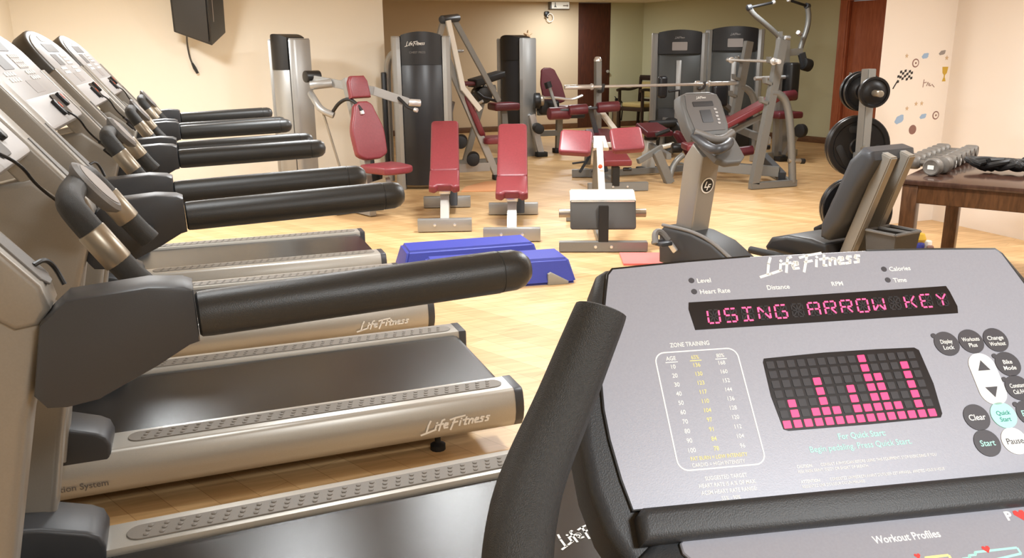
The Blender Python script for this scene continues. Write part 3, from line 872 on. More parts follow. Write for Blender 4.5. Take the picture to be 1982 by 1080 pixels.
# ------------------------------------------------------------------ weight stack machines
def tower(T, c, rz, h=1.68, w=0.56, style='solid', colm='silver2', hd_m='header', sh_m='shroud', script=False, cw=1.0):
    m = Matrix.Translation(V(c)) @ Matrix.Rotation(rz, 4, 'Z')
    def out(name, mb, mt, parent=None):
        bmesh.ops.transform(mb.bm, matrix=m, verts=mb.bm.verts)
        return build(name, mb, mt, T if parent is None else parent, T.location)
    for sx in (-1, 1):
        prof = [(-0.045, 0.13), (-0.055, 0.05), (-0.055, -0.06), (-0.04, -0.11), (0.0, -0.135), (0.04, -0.11), (0.055, -0.06), (0.055, 0.05), (0.045, 0.13)]
        prof = [(a * cw, y2 * (0.5 + 0.5 * cw)) for a, y2 in prof]
        b = MB().prism([(sx * w / 2 + a, y2) for a, y2 in prof], (0, 0, 0.0), (1, 0, 0), (0, 1, 0), h - 0.05, 0.006, 2)
        b.prism([(sx * w / 2 + a * 0.96, y2 * 0.96) for a, y2 in prof], (0, 0, h - 0.052), (1, 0, 0), (0, 1, 0), 0.012, 0.005, 2)
        out('column', b, colm)
    iw = w / 2 - 0.05 * cw
    def arc(n=10, bulge=0.06, y0=-0.105):
        return [(-iw + 2 * iw * k / n, y0 - bulge * (1 - (2 * k / n - 1) ** 2)) for k in range(n + 1)]
    fr = arc()
    bk = [(iw, 0.10), (-iw, 0.10)]
    hz = h - 0.34
    if style == 'solid':
        out('shroud', MB().prism(fr + bk, (0, 0, 0.05), (1, 0, 0), (0, 1, 0), hz - 0.05, 0.004), sh_m)
    else:
        fr2 = arc(10, 0.04, -0.07)
        out('shroud', MB().prism(fr2 + bk, (0, 0, 0.05), (1, 0, 0), (0, 1, 0), hz - 0.05, 0.004), 'window')
        out('guide_rod_cover', MB().box((0, -0.125, 0.72), (0.075, 0.03, hz - 0.2), bev=0.008), 'silver2')
        out('weight_stack_guard', MB().box((0, -0.10, 0.35), (2 * iw * 0.92, 0.05, 0.55), bev=0.006), 'black')
    # header plate with a curved top edge
    top = [(-iw, hz)] + [(iw, hz)] + [(iw - 2 * iw * k / 10, h - 0.03 + 0.035 * (1 - (2 * k / 10 - 1) ** 2)) for k in range(11)]
    hp_ = MB()
    b2 = bmesh.new()
    n = 10
    vf, vb = [], []
    for k in range(n + 1):
        x, yy = fr[k]
        tz = h - 0.03 + 0.035 * (1 - (2 * k / n - 1) ** 2)
        vf.append((b2.verts.new((x, yy - 0.006, hz)), b2.verts.new((x, yy - 0.006, tz))))
        vb.append((b2.verts.new((x, 0.10, hz)), b2.verts.new((x, 0.10, tz))))
    for k in range(n):
        b2.faces.new((vf[k][0], vf[k + 1][0], vf[k + 1][1], vf[k][1]))
        b2.faces.new((vb[k][1], vb[k + 1][1], vb[k + 1][0], vb[k][0]))
        b2.faces.new((vf[k][1], vf[k + 1][1], vb[k + 1][1], vb[k][1]))
        b2.faces.new((vf[k + 1][0], vf[k][0], vb[k][0], vb[k + 1][0]))
    b2.faces.new((vf[0][0], vf[0][1], vb[0][1], vb[0][0]))
    b2.faces.new((vf[n][1], vf[n][0], vb[n][0], vb[n][1]))
    hp_.merge(b2)
    H = out('header_plate', hp_, hd_m)
    if script:
        lg = logo(MB(), V((-0.16, -0.175, hz + 0.20)), (1, 0.02, 0.03), (0, 0, 1), 0.038, 0.20)
        out('maker_lettering', lg, 'white', H)
        out('plate_lettering', MB().text('CHEST PRESS', V((-0.13, -0.175, hz + 0.12)), (1, 0, 0), (0, 0, 1), 0.03, bold=0.01), 'midgrey', H)
    if style != 'solid':
        lg = logo(MB(), V((-0.07, -0.175, hz + 0.22)), (1, 0, 0), (0, 0, 1), 0.025, 0.14)
        out('maker_lettering', lg, 'console', H)
        out('instruction_plate', MB().prism(rrect(0.22, 0.12, 0.01), (0, -0.170, hz + 0.11), (1, 0, 0), (0, 0, 1), 0.006), 'console_mid', H)
    return H

def W(T, name, mb, m, parent=None):
    return build(name, mb, m, T if parent is None else parent, T.location)

def hourglass(c, u, v, n_t, w1, w2, w3, h):
    pts = []
    K = 24
    for k in range(K + 1):
        t = k / K
        ww = w1 + (w2 - w1) * (3 * (t / 0.45) ** 2 - 2 * (t / 0.45) ** 3) if t < 0.45 else w2 + (w3 - w2) * (3 * ((t - 0.45) / 0.55) ** 2 - 2 * ((t - 0.45) / 0.55) ** 3)
        e = min(1, math.sqrt(max(0.0, 1 - (max(0, (0.12 - t) / 0.12)) ** 2.2)) , math.sqrt(max(0.0, 1 - (max(0, (t - 0.9) / 0.1)) ** 2.2)))
        pts.append((ww / 2 * max(e, 0.45), t * h))
    poly = [(a, b) for a, b in pts] + [(-a, b) for a, b in reversed(pts)]
    return MB().prism(poly, c, u, v, n_t, 0.018, 4)

# shoulder press with its silver column by the speaker wall
sp_ = thing('shoulder_press', (1.25, 8.1, 0), 'red seat shoulder press machine with a silver column, in front of the speaker wall', 'weight machine', group=None)
tower(sp_, (0.92, 8.97, 0), R(-60), 1.665, 0.34, sh_m='silver2', cw=0.75)
u_ = V((0.93, 0.37, 0)).normalized()
f_ = V((0.37, -0.93, 0)).normalized()          # the way the user faces
def spp(a, f, z): return V((1.44, 7.72, 0)) + u_ * a + f_ * f + V((0, 0, z))
bv = (V((0, 0, 1)) - f_ * 0.26).normalized()
W(sp_, 'back_pad', hourglass(spp(0.0, 0.02, 0.53), u_, bv, 0.07, 0.32, 0.34, 0.19, 0.53), 'red')
W(sp_, 'head_pad', MB().prism([(-0.105, 0), (0.105, 0), (0.10, 0.15), (0.07, 0.2), (-0.07, 0.2), (-0.10, 0.15)], spp(0, -0.13, 1.075), u_, bv, 0.065, 0.018, 4), 'red')
W(sp_, 'seat', MB().prism([(-0.17, 0.0), (0.17, 0.0), (0.19, 0.12), (0.15, 0.36), (0.08, 0.40), (-0.08, 0.40), (-0.15, 0.36), (-0.19, 0.12)], spp(0.02, 0.08, 0.44), u_, f_, -0.07, 0.022, 4), 'red')
fb = MB()
fb.bar(spp(0, -0.06, 0.48), spp(0, -0.34, 1.25), 0.05, 0.07, f_)
fb.bar(spp(0, -0.02, 0.05), spp(0, -0.08, 0.55), 0.06, 0.09, f_)
fb.bar(spp(0, 0.3, 0.37), spp(0, -0.02, 0.28), 0.05, 0.06)
W(sp_, 'seat_frame', fb, 'silver2')
fb = MB().bar(spp(0, 0.02, 0.05), spp(0, -1.2, 0.05), 0.07, 0.08)
fb.bar(spp(-0.22, -0.3, 0.045), spp(0.22, -0.3, 0.045), 0.07, 0.07)
W(sp_, 'base_beam', fb, 'silver2')
W(sp_, 'side_cover', MB().prism([(-0.2, 0.08), (0.16, 0.08), (0.2, 0.40), (-0.15, 0.42)], spp(0.13, -0.18, 0), f_, (0, 0, 1), 0.03, 0.01), 'black')
W(sp_, 'side_cover', MB().prism([(-0.25, 0.06), (0.0, 0.06), (-0.05, 0.5), (-0.2, 0.55)], spp(0.28, -0.3, 0), f_, (0, 0, 1), 0.04, 0.01), 'black')
pv = V((1.03, 8.32, 1.27))
W(sp_, 'pivot', MB().cyl(pv - u_ * 0.05, pv + u_ * 0.10, 0.055, 18, 0.006), 'black')
la = MB().bar(pv + V((0.0, 0, -0.02)), V((1.58, 8.02, 1.135)), 0.05, 0.075)
la.bar(V((1.56, 8.03, 1.14)), V((1.90, 8.03, 1.02)), 0.05, 0.08)
W(sp_, 'press_arm', la, 'silver2')
la = MB().tube(smooth_path([pv + V((0.0, 0, -0.16)), V((1.04, 8.15, 1.06)), V((1.08, 8.05, 0.97)), V((1.185, 8.0, 0.925))], 2), 0.032, 12)
W(sp_, 'press_arm', la, 'silver2')
W(sp_, 'cross_arm', MB().cyl((1.02, 8.25, 1.19), (1.22, 8.2, 1.21), 0.042, 14, 0.005), 'silver2')
h1 = W(sp_, 'handle', MB().tube(smooth_path([(1.18, 8.0, 0.96), (1.22, 7.9, 1.04), (1.29, 7.82, 1.085), (1.35, 7.76, 1.05), (1.40, 7.72, 0.97)], 2), 0.016, 10), 'rubber')
W(sp_, 'handle_cap', MB().lathe((1.395, 7.722, 0.975), (0.1, -0.1, -0.5), [(0.021, 0), (0.021, 0.03), (0, 0.035)], 12), 'chrome', h1)
h1 = W(sp_, 'handle', MB().tube([(1.80, 8.02, 1.07), (1.87, 7.9, 0.98), (1.92, 7.85, 0.96)], 0.016, 10), 'rubber')
W(sp_, 'handle_cap', MB().cyl((1.915, 7.855, 0.962), (1.94, 7.83, 0.955), 0.021, 12, 0.004), 'chrome', h1)
W(sp_, 'arm_cap', MB().cyl((1.90, 8.03, 1.02), (2.02, 8.03, 1.01), 0.035, 14, 0.006), 'chrome')
W(sp_, 'link_rod', MB().tube([(1.10, 8.1, 0.95), (1.22, 7.95, 0.38)], 0.012, 8), 'grip')
fb = MB().cyl((1.18, 7.95, 0.36), (1.42, 7.9, 0.34), 0.05, 16, 0.006)
W(sp_, 'roller', fb, 'rubber')

# chest press with the black tower in the middle
cpz = thing('chest_press', (2.55, 9.3, 0), 'chest press machine with the large black tower facing the room, behind the left bench', 'weight machine')
tower(cpz, (2.345, 9.21, 0), R(-13), 1.69, 0.53, script=True)
gl = MB().tube(smooth_path([(2.03, 9.55, 0.05), (2.03, 9.55, 1.2), (2.04, 9.5, 1.42), (2.12, 9.4, 1.5)], 2), 0.04, 10)
W(cpz, 'rear_tube', gl, 'silver2')
W(cpz, 'rear_guard', MB().box((1.98, 9.5, 0.72), (0.05, 0.06, 1.1), bev=0.01), 'black')
W(cpz, 'top_pivot', MB().cyl((2.66, 9.45, 1.83), (2.93, 9.75, 1.86), 0.045, 16, 0.008), 'dark')
a1 = MB().bar((2.72, 9.42, 1.82), (2.87, 9.4, 1.06), 0.05, 0.06, (1, 0, 0))
a1.bar((2.87, 9.4, 1.08), (3.07, 9.4, 0.83), 0.05, 0.06, (1, 0, 0))
W(cpz, 'press_arm', a1, 'white_metal')
a1 = MB().bar((2.90, 9.78, 1.84), (3.44, 9.8, 0.90), 0.05, 0.06, (1, 0, 0))
W(cpz, 'press_arm', a1, 'frame')
W(cpz, 'support_tube', MB().bar((2.60, 9.55, 1.5), (2.70, 9.5, 1.85), 0.06, 0.06, (1, 0, 0)), 'silver2')
W(cpz, 'spacer', MB().cyl((2.79, 9.42, 1.49), (2.98, 9.75, 1.49), 0.018, 10), 'chrome')
for y0 in (9.4, 9.8):
    W(cpz, 'handle', MB().tube([(3.05 if y0 < 9.6 else 3.42, y0, 0.86 if y0 < 9.6 else 0.9), (2.98 if y0 < 9.6 else 3.28, y0 + 0.1, 0.94), (3.04 if y0 < 9.6 else 3.22, y0 + 0.16, 1.0)], 0.018, 10), 'rubber')
bu = V((0.30, 0.95, 0)).normalized()
bd = (V((0, 0, 1)) - V((0.95, -0.30, 0)) * 0.40).normalized()
W(cpz, 'back_pad', hourglass(V((3.12, 9.55, 0.50)), bu, bd, 0.065, 0.30, 0.32, 0.22, 0.82), 'red')
W(cpz, 'seat', MB().prism(rrect(0.40, 0.36, 0.07), (3.32, 9.55, 0.43), (1, 0, 0), (0, 1, 0), 0.075, 0.02, 4), 'red')
fb = MB().bar((2.72, 9.5, 1.40), (3.30, 9.48, 0.03), 0.06, 0.08, (1, 0, 0))
W(cpz, 'main_frame', fb, 'silver2')
W(cpz, 'foot', MB().box((3.31, 9.47, 0.03), (0.14, 0.10, 0.06), bev=0.008), 'rubber')
fb = MB().bar((2.5, 9.5, 0.16), (3.2, 9.48, 0.16), 0.06, 0.10)
fb.bar((2.55, 9.6, 0.05), (2.9, 9.95, 0.9), 0.05, 0.06, (1, 0, 0))
W(cpz, 'base_beam', fb, 'silver2')
for p in ((2.86, 9.5, 0.47), (2.98, 9.42, 0.27)):
    W(cpz, 'roller', MB().cyl(V(p) + V((-0.04, -0.12, 0)), V(p) + V((0.04, 0.12, 0)), 0.075, 20, 0.01), 'rubber')
W(cpz, 'counterweight', MB().box((2.75, 9.75, 0.75), (0.14, 0.2, 0.32), bev=0.02), 'black')

# arm curl bench between the two towers
ac = thing('arm_curl_machine', (3.6, 10.9, 0), 'dark arm curl machine half hidden behind the chest press arms', 'weight machine')
W(ac, 'arm_pad', MB().prism([(-0.22, 0.0), (0.18, 0.12), (0.18, 0.20), (-0.22, 0.10)], (3.64, 11.0, 1.03), (1, 0, 0), (0, 0, 1), 0.4, 0.02, 3), 'rubber')
W(ac, 'arm_pad', MB().box((3.36, 10.8, 1.08), (0.3, 0.3, 0.05), bev=0.015), 'shaded_red')
W(ac, 'seat', MB().box((3.86, 10.8, 0.77), (0.36, 0.34, 0.10), bev=0.03, seg=3), 'shaded_red')
fb = MB().bar((3.3, 10.8, 0.05), (3.62, 10.8, 1.05), 0.06, 0.08, (1, 0, 0))
fb.bar((3.9, 10.8, 0.05), (3.86, 10.8, 0.74), 0.06, 0.08, (1, 0, 0))
fb.bar((3.1, 10.8, 0.05), (4.15, 10.8, 0.05), 0.07, 0.07)
fb.bar((3.45, 10.8, 0.95), (3.75, 10.8, 1.02), 0.06, 0.07)
W(ac, 'frame', fb, 'frame')
W(ac, 'pivot_housing', MB().cyl((3.55, 10.65, 0.93), (3.55, 10.95, 0.93), 0.11, 20, 0.02), 'black')
W(ac, 'curl_handle', MB().tube([(3.55, 10.75, 0.9), (3.42, 10.7, 0.8), (3.5, 10.6, 0.86)], 0.02, 10), 'chrome')

# leg extension machine by the third tower
le = thing('leg_extension_machine', (4.7, 11.6, 0), 'leg extension machine with a slim black tower and dark red back pad by the back wall', 'weight machine')
tower(le, (4.38, 11.72, 0), R(-72), 1.70, 0.52)
lu = V((0.88, -0.47, 0)); lb = (V((0, 0, 1)) - V((0.35, 0.2, 0)) * 0.75).normalized()
W(le, 'back_pad', hourglass(V((4.95, 11.6, 0.74)), V((0.95, -0.3, 0)), V((-0.22, 0.1, 1)).normalized(), 0.08, 0.34, 0.32, 0.20, 0.52), 'shaded_red')
W(le, 'seat', MB().box((5.12, 11.45, 0.66), (0.48, 0.42, 0.09), Matrix.Rotation(-0.3, 3, 'Z'), 0.03, 3), 'shaded_red')
W(le, 'seat_shell', MB().box((5.10, 11.45, 0.58), (0.44, 0.38, 0.09), Matrix.Rotation(-0.3, 3, 'Z'), 0.02), 'black')
fb = MB().bar((4.62, 11.35, 0.05), (4.50, 11.4, 0.60), 0.07, 0.09, (1, 0, 0))
W(le, 'front_leg', fb, 'chrome')
W(le, 'foot', MB().box((4.625, 11.34, 0.035), (0.16, 0.12, 0.07), bev=0.01), 'rubber')
fb = MB().bar((5.05, 11.7, 0.05), (5.02, 11.6, 0.6), 0.07, 0.09, (1, 0, 0))
fb.bar((4.4, 11.7, 0.3), (5.05, 11.65, 0.3), 0.07, 0.08)
fb.bar((4.6, 11.4, 0.62), (5.05, 11.5, 0.62), 0.07, 0.07)
W(le, 'frame', fb, 'frame')
W(le, 'foot', MB().box((5.05, 11.7, 0.035), (0.16, 0.12, 0.07), bev=0.01), 'rubber')
W(le, 'pivot_disc', MB().cyl((4.50, 11.3, 0.80), (4.58, 11.28, 0.80), 0.11, 22, 0.01), 'black')
W(le, 'pivot_disc', MB().cyl((4.58, 11.28, 0.80), (4.63, 11.27, 0.80), 0.075, 22, 0.01), 'grip')
W(le, 'adjust_lever', MB().bar((4.66, 11.15, 1.02), (4.80, 11.1, 0.58), 0.028, 0.04, (1, 0, 0)), 'silver2')
W(le, 'lever_grip', MB().tube([(4.64, 11.16, 1.06), (4.665, 11.15, 0.98)], 0.05, 12), 'black')
W(le, 'side_handle', MB().tube(smooth_path([(4.60, 11.25, 0.84), (4.8, 11.2, 0.84), (5.0, 11.15, 0.80), (5.2, 11.2, 0.86)], 2), 0.02, 8), 'chrome')
W(le, 'leg_roller', MB().cyl((4.48, 11.05, 0.42), (4.56, 11.35, 0.42), 0.07, 18, 0.015), 'rubber')
W(le, 'cam_cover', MB().box((4.75, 11.4, 0.7), (0.3, 0.2, 0.2), bev=0.04, seg=3), 'black')

# the two machines against the green wall
sg1 = thing('seated_leg_curl_machine', (6.8, 11.1, 0), 'weight machine with the arched grey tower nearer the wooden armchair, by the green wall', 'weight machine')
tower(sg1, (6.86, 11.35, 0), R(-30), 1.76, 0.72, style='window')
W(sg1, 'thigh_pad', MB().cyl((5.88, 10.45, 0.48), (6.32, 10.4, 0.49), 0.055, 18, 0.015), 'rubber')
W(sg1, 'back_pad', MB().box((6.10, 10.5, 0.98), (0.13, 0.10, 0.30), None, 0.04, 4), 'shroud')
W(sg1, 'seat', MB().box((6.30, 10.7, 0.42), (0.50, 0.46, 0.10), None, 0.035, 4), 'shaded_red')
W(sg1, 'curved_arm', MB().tube(smooth_path([(6.05, 10.4, 0.16), (6.25, 10.4, 0.19), (6.4, 10.4, 0.27), (6.5, 10.42, 0.40), (6.55, 10.5, 0.5)], 2), 0.035, 10), 'white_metal')
fb = MB().bar((6.2, 10.6, 0.05), (6.25, 10.6, 0.55), 0.08, 0.10, (1, 0, 0))
fb.bar((6.2, 10.5, 0.05), (6.8, 11.25, 0.05), 0.08, 0.08)
W(sg1, 'frame', fb, 'frame')
W(sg1, 'cam_cover', MB().cyl((6.22, 10.48, 0.36), (6.30, 10.5, 0.36), 0.2, 28, 0.02), 'black')
W(sg1, 'grab_bar', MB().tube([(6.2, 10.5, 0.92), (6.36, 10.48, 0.93), (6.36, 10.48, 0.62)], 0.016, 8), 'rubber')

sg2 = thing('seated_row_machine', (7.4, 10.8, 0), 'weight machine with the arched black tower behind the incline press rack', 'weight machine')
tower(sg2, (7.58, 11.0, 0), R(-30), 1.80, 0.74, style='window', sh_m='shroud')
W(sg2, 'seat', MB().box((6.95, 10.2, 0.52), (0.45, 0.40, 0.10), None, 0.035, 4), 'shaded_red')
W(sg2, 'chest_pad', MB().box((7.0, 10.45, 0.84), (0.24, 0.12, 0.3), None, 0.04, 4), 'shroud')
fb = MB().bar((6.95, 10.2, 0.05), (6.95, 10.2, 0.5), 0.08, 0.10, (1, 0, 0))
fb.bar((6.95, 10.1, 0.05), (7.5, 10.85, 0.05), 0.08, 0.08)
fb.bar((7.45, 10.8, 0.6), (7.0, 10.48, 0.8), 0.06, 0.07)
W(sg2, 'frame', fb, 'silver2')

# plate loaded high row in front of the green wall
hr = thing('plate_loaded_pulldown', (7.35, 9.8, 0), 'plate-loaded pulldown machine with two raised bent arms, left of the red-brown door', 'weight machine')
fb = MB().bar((7.62, 9.75, 0.05), (7.52, 9.75, 1.65), 0.09, 0.10, (1, 0, 0))
fb.bar((7.45, 9.7, 0.05), (7.38, 9.7, 1.70), 0.06, 0.07, (1, 0, 0))
fb.bar((7.42, 9.75, 1.42), (7.80, 9.75, 1.44), 0.08, 0.09)
W(hr, 'main_post', fb, 'silver2')
fb = MB().bar((7.0, 9.6, 0.05), (7.95, 9.9, 0.05), 0.08, 0.09)
fb.bar((7.45, 9.5, 0.06), (7.75, 9.65, 0.34), 0.06, 0.08)
W(hr, 'base_beam', fb, 'silver2')
W(hr, 'foot', MB().box((7.43, 9.5, 0.03), (0.2, 0.14, 0.06), bev=0.01), 'rubber')
W(hr, 'upper_arm', MB().tube(smooth_path([(7.42, 9.7, 1.60), (7.30, 9.7, 1.70), (7.08, 9.7, 1.84), (6.95, 9.7, 1.92), (6.88, 9.7, 2.00)], 1), 0.034, 10), 'frame')
W(hr, 'upper_arm', MB().tube(smooth_path([(7.76, 9.75, 1.40), (7.80, 9.75, 1.55), (7.87, 9.75, 1.75), (7.88, 9.75, 1.90), (7.84, 9.75, 2.03)], 1), 0.036, 10), 'frame')
for p, q in (((6.88, 9.7, 2.0), (7.21, 9.65, 2.065)), ((7.84, 9.75, 2.03), (7.50, 9.7, 2.10))):
    h1 = W(hr, 'handle', MB().cyl(p, q, 0.018, 12, 0.003), 'rubber')
    d = (V(q) - V(p)).normalized()
    W(hr, 'handle_end', MB().cyl(V(q) - d * 0.01, V(q) + d * 0.025, 0.026, 12, 0.005), 'chrome', h1)
    W(hr, 'elbow_cap', MB().cyl(V(p) - d * 0.03, V(p) + d * 0.03, 0.040, 12, 0.006), 'dark', h1)
W(hr, 'counterweight', MB().cyl((7.80, 9.7, 1.28), (7.92, 9.7, 1.25), 0.085, 22, 0.015), 'rubber')
W(hr, 'linkage', MB().bar((7.78, 9.72, 1.42), (7.84, 9.7, 1.22), 0.06, 0.09, (1, 0, 0)), 'dark')
W(hr, 'weight_horn', MB().cyl((7.72, 9.7, 1.66), (7.64, 9.65, 1.69), 0.03, 12, 0.004), 'chrome')
W(hr, 'weight_horn', MB().cyl((7.40, 9.6, 1.62), (7.48, 9.6, 1.61), 0.026, 12, 0.004), 'chrome')
W(hr, 'thigh_roller', MB().cyl((7.35, 9.5, 0.86), (7.55, 9.5, 0.88), 0.07, 18, 0.015), 'shaded_red')
W(hr, 'seat', MB().box((7.42, 9.55, 0.62), (0.4, 0.36, 0.09), None, 0.03, 4), 'shaded_red')
W(hr, 'chest_pad', MB().box((7.56, 9.62, 1.05), (0.16, 0.2, 0.5), None, 0.04, 4), 'black')
W(hr, 'roller', MB().cyl((7.50, 9.3, 0.42), (7.58, 9.32, 0.42), 0.09, 22, 0.015), 'rubber')
W(hr, 'grip_bar', MB().tube([(7.0, 9.65, 1.10), (7.5, 9.65, 1.11)], 0.026, 10), 'chrome')

# ------------------------------------------------------------------ benches
def make_bench(flip=1):
    T = thing('adjustable_bench', (0, 0, 0), '', 'bench', group='pair of red adjustable benches')
    # local: foot end at y=0, head end at +y
    def P(n, mb, m, parent=None): return build(n, mb, m, T if parent is None else parent)
    b = MB().box((0, 0, 0.06), (0.46, 0.07, 0.105), bev=0.004)
    fbm = P('front_beam', b, 'silver2')
    for x in (-0.085, 0.085):
        build('bolt', MB().lathe((x, -0.035, 0.065), (0, -1, 0), [(0.012, 0), (0.012, 0.008), (0, 0.01)], 10), 'chrome', fbm)
    P('rear_beam', MB().box((0, 1.15, 0.06), (0.46, 0.07, 0.105), bev=0.004), 'silver2')
    b = MB().bar((0, 0.02, 0.06), (0, 0.36, 0.32), 0.075, 0.08, (0, -1, 1))
    P('front_post', b, 'silver')
    b = MB().bar((0, 0.10, 0.085), (0, 1.15, 0.085), 0.065, 0.07)
    b.bar((0, 1.12, 0.08), (0, 0.75, 0.36), 0.06, 0.06, (0, 1, 1))
    P('spine', b, 'silver2')
    b = MB().prism([(-0.132, 0.02), (-0.10, 0.0), (-0.075, 0.0), (-0.055, 0.035), (0.055, 0.035), (0.075, 0.0), (0.10, 0.0), (0.132, 0.02), (0.132, 0.355), (-0.132, 0.355)], (0, 0.13, 0.305), (1, 0, 0), V((0, 0.965, 0.26)), 0.075, 0.022, 4)
    P('seat_pad', b, 'red')
    b = MB().prism(rrect(0.262, 0.78, 0.04), (0, 0.865, 0.590), (1, 0, 0), V((0, 0.865, 0.5)), 0.075, 0.022, 4)
    P('back_pad', b, 'red')
    P('seat_carriage', MB().box((0, 0.34, 0.31), (0.10, 0.22, 0.06), bev=0.012), 'chrome')
    b = MB().bar((0, 0.56, 0.385), (0, 1.14, 0.725), 0.08, 0.04, (0, -1, 1))
    b.bar((0, 0.85, 0.10), (0, 0.95, 0.60), 0.05, 0.05, (0, 1, 0))
    P('back_support', b, 'frame')
    P('adjust_ladder', MB().prism([(0.0, 0.0), (0.32, 0.0), (0.28, 0.16), (0.05, 0.22)], (0.035, 0.75, 0.09), (0, 1, 0), (0, 0, 1), 0.07, 0.008), 'dark')
    P('transport_wheel', MB().cyl((-0.19, 1.21, 0.045), (-0.15, 1.21, 0.045), 0.045, 18, 0.006), 'rubber')
    P('transport_wheel', MB().cyl((0.15, 1.21, 0.045), (0.19, 1.21, 0.045), 0.045, 18, 0.006), 'rubber')
    return T
b1 = make_bench()
b2 = copy_tree(b1)
b1.location = (1.885, 6.80, 0); b1.rotation_euler.z = R(-17)
b2.location = (2.28, 6.22, 0); b2.rotation_euler.z = R(-21)
b1['label'] = 'red adjustable bench in front of the large black tower, left of the pair'
b2['label'] = 'red adjustable bench behind the blue steps, right of the pair'

# back extension bench with the split red pads
he = thing('back_extension_bench', (2.85, 5.75, 0), 'back extension bench with two split red hip pads and a pale footplate', 'bench')
hu = V((0.925, -0.38, 0)).normalized(); hf = V((0.38, 0.925, 0)).normalized()
def hp3(a, f, z): return V((2.80, 5.62, 0)) + hu * a + hf * f + V((0, 0, z))
fbm = W(he, 'front_beam', MB().bar(hp3(-0.335, 0, 0.042), hp3(0.335, 0, 0.042), 0.07, 0.075), 'frame')
for a in (-0.06, 0.06):
    W(he, 'bolt', MB().lathe(hp3(a, -0.035, 0.045), -hf, [(0.012, 0), (0.012, 0.008), (0, 0.01)], 10), 'chrome', fbm)
W(he, 'lower_post', MB().bar(hp3(0, 0.0, 0.05), hp3(0, 0.03, 0.35), 0.075, 0.06, hf), 'black')
W(he, 'main_post', MB().bar(hp3(0, 0.12, 0.30), hp3(0.015, 0.88, 0.74), 0.05, 0.06, (0, 0, 1)), 'white_metal')
W(he, 'spine', MB().bar(hp3(0, 0.0, 0.05), hp3(0, 1.2, 0.05), 0.07, 0.07), 'frame')
W(he, 'rear_beam', MB().bar(hp3(-0.25, 1.2, 0.042), hp3(0.25, 1.2, 0.042), 0.07, 0.075), 'frame')
W(he, 'rear_post', MB().bar(hp3(0, 1.15, 0.06), hp3(0, 0.86, 0.70), 0.06, 0.07, hf), 'frame')
pv2 = (V((0, 0, 1)) * 0.93 + hf * 0.36).normalized()
fp = MB().prism(rrect(0.50, 0.235, 0.02), hp3(0, 0.085, 0.27), hu, pv2, 0.02, 0.006)
W(he, 'footplate', fp, 'taupe_and_shade')
W(he, 'footplate_lip', MB().bar(hp3(0, 0.10, 0.365), hp3(0, 0.27, 0.425), 0.50, 0.03, (0, 0, 1), 0.008), 'white_metal')
W(he, 'roller_axle', MB().cyl(hp3(-0.335, 0.15, 0.27), hp3(0.335, 0.15, 0.27), 0.034, 16, 0.004), 'grip')
pn = (V((0, 0, 1)) * 0.80 - hf * 0.6).normalized()
for sg in (-1, 1):
    uu = (hu + hf * 0.10 * sg + V((0, 0, 0.05 * sg))).normalized()
    vv = (V((0, 0, 1)) * 0.72 + hf * 0.69)
    vv = (vv - uu * vv.dot(uu)).normalized()
    W(he, 'hip_pad', MB().prism(rrect(0.27, 0.24, 0.035), hp3(sg * 0.212 + 0.028, 0.86, 0.722 + 0.010 * sg), uu, vv, 0.065, 0.02, 4), 'red')
W(he, 'pad_yoke', MB().prism([(-0.065, -0.05), (0.065, -0.05), (0.05, 0.08), (-0.05, 0.08)], hp3(0.022, 0.88, 0.70), hu, vv, 0.05, 0.01), 'white_metal')
W(he, 'pad_bracket', MB().bar(hp3(-0.2, 0.92, 0.71), hp3(0.2, 0.92, 0.71), 0.05, 0.04), 'white_metal')
W(he, 'pop_pin', MB().lathe(hp3(0, 0.50, 0.585), hf * -1, [(0.016, 0), (0.018, 0.02), (0, 0.03)], 12), 'orange')

# flat olympic bench with the long bar
ob = thing('flat_press_bench', (4.9, 8.9, 0), 'flat press bench with two upright posts carrying the long barbell, before the dark door', 'bench')
for x, zt in ((4.43, 1.36), (5.78, 1.06)):
    W(ob, 'upright_post', MB().bar((x, 9.08, 0.05), (x - 0.02, 9.08, zt), 0.07, 0.07, (0, 1, 0)), 'frame')
    W(ob, 'post_cap', MB().lathe((x - 0.02, 9.08, zt - 0.01), (0, 0, 1), [(0.03, 0), (0.045, 0.01), (0.045, 0.03), (0.03, 0.06), (0, 0.065)], 14), 'chrome')
    W(ob, 'bar_hook', MB().tube(smooth_path([(x - 0.02, 9.05, 1.02), (x - 0.02, 8.97, 1.02), (x - 0.02, 8.93, 1.04), (x - 0.02, 8.92, 1.11)], 1), 0.018, 8), 'dark')
    W(ob, 'foot_beam', MB().bar((x, 8.75, 0.04), (x, 9.45, 0.04), 0.07, 0.07), 'frame')
W(ob, 'tie_beam', MB().bar((4.43, 9.1, 0.05), (5.78, 9.1, 0.05), 0.06, 0.07), 'frame')
W(ob, 'spotter_strut', MB().bar((4.43, 9.08, 0.82), (4.72, 8.95, 0.42), 0.05, 0.06, (1, 0, 0)), 'white_metal')
W(ob, 'bench_pad', MB().box((4.80, 9.72, 0.43), (0.28, 1.05, 0.07), None, 0.02, 4), 'shaded_red')
W(ob, 'pad_frame', MB().box((4.80, 9.70, 0.36), (0.08, 0.95, 0.07), bev=0.006), 'frame')
W(ob, 'front_leg', MB().bar((4.80, 10.15, 0.02), (4.80, 10.1, 0.36), 0.07, 0.07, (0, 1, 0)), 'frame')
br = thing('long_barbell', (5.05, 8.94, 1.08), 'long chrome barbell resting on the flat press bench, reaching across the dark door', 'barbell')
W(br, 'shaft', MB().cyl((4.25, 8.94, 1.080), (5.85, 8.93, 1.078), 0.016, 14), 'chrome')
